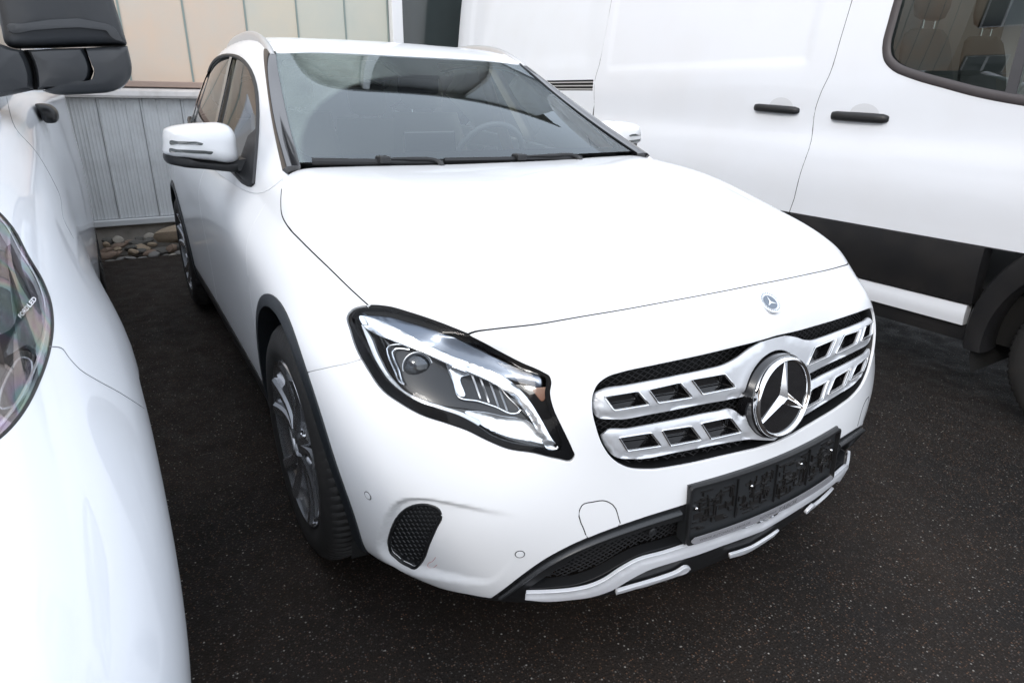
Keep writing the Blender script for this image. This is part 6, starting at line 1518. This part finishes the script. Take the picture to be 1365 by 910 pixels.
LHP = [(-45, 262), (-20, 268), (0, 283), (18, 303), (38, 340), (58, 374), (69, 404), (72, 432), (67, 470), (54, 508), (32, 550), (8, 578), (-20, 598), (-60, 610), (-95, 560), (-105, 450), (-80, 330)]
LHL = [LS.px(*p) for p in spl(LHP, True, n=4)]
archL = [LS.side(.10+.358*math.cos(a), .30+.358*math.sin(a), y0=3, dy=-1) for a in np.linspace(math.radians(-6), math.radians(186), 26)]
lob = cat([np.array([u, .05]) for u in np.linspace(10, archL[0][0], 10)], archL, [np.array([u, .05]) for u in np.linspace(archL[-1][0], 0, 12)], [np.array([0, v]) for v in np.linspace(.05, 7.8, 10)], [np.array([u, 7.8]) for u in np.linspace(0, 10, 24)], [np.array([10, v]) for v in np.linspace(7.8, .05, 8)])
panel(LS, 'van_body', lob, [LHL], mat=VPAINT, parent=LV, step=.03, gap=0, hgap=-.001, skirt=.03)
MB().lathe([(.44, .90), (.44, .5), (0, .45)], 32, 'y', (.10-LO_[0], 0, .34), math.radians(-20), math.radians(200)).build('arch_liner', DARK, LV)
for cx in (.10, -3.2):
    for s_ in (-1, 1): wheel(LV, cx-LO_[0], s_*.79, s_, rimk=0, R=.335, W=.205, cz=.335, rimr=.205, name='wheel')
# joints of its skin
def joint(pts, r=.0014, n=5, off=.0004):
    L = np.array([LS.px(*p) for p in spl(pts, n=n)]); MB().tube(loff(LS.at(L[:, 0], L[:, 1], off)), r, 5).build('panel_joint', simple('joint_grey', (.30, .31, .33), .6) if 'joint_grey' not in bpy.data.materials else bpy.data.materials['joint_grey'], LV)
joint([(66, 462), (81, 463.5), (92, 477), (106, 492), (128, 506), (159, 523), (192, 544)], .0008)
joint([(8, 128), (20, 170), (46, 200), (70, 240), (80, 262), (84, 290), (98, 318)], .0006)
# its headlight
IRI, it, ib = new_mat('lens_rainbow_sheen')  # optical rainbow sheen of the lens, painted in as a noise colour ramp
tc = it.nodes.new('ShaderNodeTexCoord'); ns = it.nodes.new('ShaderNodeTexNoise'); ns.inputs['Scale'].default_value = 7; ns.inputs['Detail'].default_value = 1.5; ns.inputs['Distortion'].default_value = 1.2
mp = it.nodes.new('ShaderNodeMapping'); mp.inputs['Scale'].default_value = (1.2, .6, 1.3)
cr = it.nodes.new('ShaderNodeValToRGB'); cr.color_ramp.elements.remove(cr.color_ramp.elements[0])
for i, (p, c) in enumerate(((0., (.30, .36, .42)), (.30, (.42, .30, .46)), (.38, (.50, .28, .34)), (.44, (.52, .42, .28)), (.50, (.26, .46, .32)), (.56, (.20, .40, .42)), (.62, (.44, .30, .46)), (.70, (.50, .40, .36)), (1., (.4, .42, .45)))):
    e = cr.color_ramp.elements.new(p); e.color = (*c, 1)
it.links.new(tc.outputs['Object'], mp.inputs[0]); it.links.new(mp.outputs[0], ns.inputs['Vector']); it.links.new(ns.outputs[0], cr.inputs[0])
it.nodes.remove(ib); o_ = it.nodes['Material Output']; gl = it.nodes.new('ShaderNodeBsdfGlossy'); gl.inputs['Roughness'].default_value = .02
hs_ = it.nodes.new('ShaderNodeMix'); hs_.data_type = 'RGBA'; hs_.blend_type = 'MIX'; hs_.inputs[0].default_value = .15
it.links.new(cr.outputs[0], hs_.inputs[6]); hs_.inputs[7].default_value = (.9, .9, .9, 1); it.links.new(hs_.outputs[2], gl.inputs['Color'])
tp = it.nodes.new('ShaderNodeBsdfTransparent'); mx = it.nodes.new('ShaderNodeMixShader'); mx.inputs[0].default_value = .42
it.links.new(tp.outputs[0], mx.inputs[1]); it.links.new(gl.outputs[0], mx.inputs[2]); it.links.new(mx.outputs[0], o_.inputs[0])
hd = panel(LS, 'headlight', LHL, mat=simple('lamp_bowl', (.10, .105, .115), .3, metal=.5), parent=LV, step=.03, off=-.05, gap=-.01, skirt=0, mirror='pair')
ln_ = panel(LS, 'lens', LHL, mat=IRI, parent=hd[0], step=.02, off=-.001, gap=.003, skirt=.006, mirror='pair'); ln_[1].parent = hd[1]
L = np.array(inset(LS, LHL, .0015)); MB().tube(loff(LS.at(L[:, 0], L[:, 1], -.002)), .0028, 6, closed=True).build('lens_seal', BLACKP, hd[0], 50)
L = np.array(inset(LS, LHL, .012)); MB().tube(loff(LS.at(L[:, 0], L[:, 1], -.004)), .0022, 6, closed=True).build('lens_rim', LAMPC, hd[0], 50)
def lpx(name, pts, mt, off, rel=None, sharp=()):
    lp = spl(pts, True, sharp, 5); L = [LS.px(p[0], p[1], off) for p in lp]
    return panel(LS, name, L, mat=mt, parent=hd[0], step=.01, off=(pillow(lp, off, rel[0], rel[1]) if rel else off), skirt=.006, mirror='none')
CHD = simple('lamp_inner_dark', (.03, .03, .035), .2, metal=.4, coat=.5); CHM = simple('lamp_inner_grey', (.28, .29, .31), .25, metal=.7)
lpx('fin', [(18, 320), (28, 318), (44, 352), (58, 384), (50, 394), (30, 415), (20, 380)], CHD, -.02, (.004, 4), (3,))
lpx('chrome_fin', [(-5, 300), (16, 306), (18, 330), (18, 390), (10, 440), (-10, 450)], CHM, -.03, (.006, 5))
lpx('daytime_strip', [(28, 428), (62, 392), (67, 420), (64, 458), (50, 490), (44, 470), (30, 462), (8, 475)], CHM, -.022, (.006, 5))
lpx('lamp_chamber', [(10, 492), (30, 470), (42, 476), (46, 500), (40, 525), (20, 548), (-5, 560)], CHD, -.018, (.005, 5))
frame_tube('chamber_ring', [(14, 494), (30, 476), (40, 480), (42, 502), (36, 522), (18, 540), (2, 545)], .0016, LAMPC, hd[0], -.012, S=LS, mir=False)
for o in [c for c in bpy.data.objects if c.name.startswith('chamber_ring')]: o.location = tuple(-np.array(LO_))
# lettering on the lens
ex_ = np.array([20.9, -25.2]); ex_ /= np.linalg.norm(ex_); ey = np.array([ex_[1], -ex_[0]])
for txt, t0, w in (('FORD', 0., 17.5), ('LED', 18.5, 14.5)):
    V, F = text_mesh(txt, 8, bold=.0 if txt == 'FORD' else .25); x0 = min(v.x for v in V); x1 = max(v.x for v in V); s_ = w/(x1-x0); P = []
    for v in V:
        q = np.array([28.4, 424.])+ex_*(t0+(v.x-x0)*s_)+ey*(v.y*1.15); u = LS.px(q[0], q[1], .0005); P.append(LS.at(u[0], u[1], .0005)[0])
    mesh_obj('lettering', loff(P), F, simple('print_white', (.75, .75, .78), .5) if txt == 'FORD' else bpy.data.materials['print_white'], hd[0])
# cabin above the waist
def xz(x, y_, z): return (x-LO_[0], y_-LO_[1], z)
for sg in (1, -1):
    side_ = [[xz(x, LY+sg*(y_-LY), z) for z, y_ in ((1.25, -1.37), (1.32, -1.40), (1.6, -1.46), (1.85, -1.53), (1.95, -1.62))] for x in (-4.2, -2.6, -1.7)]
    MB().loft(side_, closed=False, caps=False).build('cabin_side', VPAINT, LV, True)
    MB().add([xz(-1.7, LY+sg*(.85), 1.30), xz(-.75, LY+sg*.84, 1.27), xz(-1.0, LY+sg*.76, 1.75), xz(-1.7, LY+sg*.74, 1.85)], [(0, 1, 2, 3)]).build('side_window', SGLASS, LV)
    MB().tube([xz(-.45, LY+sg*.80, 1.20), xz(-.85, LY+sg*.76, 1.55), xz(-1.2, LY+sg*.68, 1.86)], .035, 8).build('pillar', VPAINT, LV, True)
MB().loft([[xz(x, LY+q*.63, z) for q in (-1, -.5, 0, .5, 1)] for x, z in ((-4.2, 1.93), (-2.5, 1.97), (-1.3, 1.92), (-1.15, 1.87))], closed=False, caps=False).build('roof', VPAINT, LV, True)
MB().add([xz(-.30, LY-.75, 1.22), xz(-.30, LY+.75, 1.22), xz(-1.15, LY+.63, 1.87), xz(-1.15, LY-.63, 1.87)], [(0, 1, 2, 3)]).build('windscreen', SGLASS, LV)
for v0, v1, ua in ((.35, 1.35, 8.75), (3.15, 4.25, 9.05)):
    panel(LS, 'front_grille', cat([np.array([u, v0]) for u in np.linspace(ua, 10, 8)], [np.array([u, v1]) for u in np.linspace(10, ua+.15, 8)]), mat=BLACKP, parent=LV, step=.05, off=.004, skirt=.01)
MB().box((-3.0, 0, 1.1), (.06, 1.7, 1.6), None, .02).build('rear_door', VPAINT, LV)
MB().box((-1.2, 0, .8), (3.6, 1.5, .1)).build('cabin_floor', DASH, LV)
# door mirror: arm in two pieces, housing in two
def lm(pts, levels, mt, name, xm=-.45):
    P = np.array([on_plane(p[0], p[1], 0, xm) for p in pts]); c = P.mean(0); R = []
    for dx, s in levels: Q = c+(P-c)*s; Q[:, 0] = xm+dx; R.append(loff(Q))
    return MB().loft(R).build(name, mt, LV, 50)
MIRG = simple('mirror_graphite', (.019, .022, .026), .42, bump=(1200, .25, .0004), var=(9, (.045, .045, .045), .5))
PL = [(-.14, .93), (-.10, .985), (-.02, 1.0), (.01, .992), (.03, .965), (.042, .92), (.048, .80), (.05, .4)]
hs1 = spl([(-14, -90), (30, -96), (100, -90), (133, -70), (143, -40), (151.6, 0), (160.4, 28.6), (169.5, 58), (168, 60.6), (115, 61.3), (60, 63.2), (16, 63.8), (9, 61), (2, 40), (-6, 0), (-12, -45)], True, (7, 8, 11), n=4)
MH = lm(hs1, PL, MIRG, 'mirror_housing')
lm(spl([(12, 36), (30, 33.5), (140, 33.5), (150, 38), (159, 50), (162, 57), (150, 50), (146, 44), (138, 42), (40, 42.5), (14, 44)], True, n=3), [(.048, 1), (.054, .99), (.056, .9)], MIRG, 'housing_groove')
lm(spl([(114, 64), (140, 62.5), (170, 61.8), (173.5, 76), (175.8, 90), (174.7, 101), (167, 113.5), (151.6, 121.8), (123, 125.3), (97, 126.6), (72.5, 126.2), (56, 121.5), (62, 120), (104, 118.5), (119, 111), (125.5, 96), (121, 78)], True, (0, 2, 11), n=3), PL, MIRG, 'mirror_lower_housing')
lm(spl([(37, 67), (60, 65.5), (111, 64), (118, 76), (122.5, 94), (118, 109), (104, 116.5), (70, 119.5), (50, 119.5), (49.5, 106), (44, 82)], True, (0, 2, 8), n=3), [(-.12, .95), (-.05, 1), (.01, .99), (.035, .95), (.048, .86), (.052, .5)], MIRG, 'mirror_arm')
lm(spl([(-60, 45), (-30, 50), (0, 58), (17, 64.5), (33, 67.5), (41, 84), (46.5, 106), (45.5, 120), (0, 129.5), (-40, 136), (-80, 145), (-90, 90)], True, (4, 7), n=3), [(-.12, .95), (-.05, 1), (.01, .99), (.04, .95), (.055, .86), (.06, .5)], MIRG, 'mirror_arm')
lm([(30, 66), (115, 63), (126, 95), (118, 118), (44, 121)], [(-.1, .97), (.0, .97)], DARK, 'arm_joint')
lm(spl([(173, 70), (177, 92), (169, 114), (160, 120), (160, 112), (168, 96)], True, n=3), [(-.16, 1), (-.13, 1)], WHT, 'repeater_lens')
P_ = np.array([on_plane(p[0], p[1], 0, -.72) for p in spl([(46, 139), (54, 138.5), (64, 140.5), (72, 146), (76.5, 156), (76, 162.5), (66, 165), (60, 164), (52, 150)], True, n=3)]); c_ = P_.mean(0)
MB().loft([loff([(c_[0]+dx, c_[1]+(p[1]-c_[1])*s, c_[2]+(p[2]-c_[2])*s) for p in P_]) for dx, s in ((-.17, .8), (-.15, .95), (-.02, 1), (0, .9), (.01, .5))]).build('door_handle', BLACKP, LV, 50)
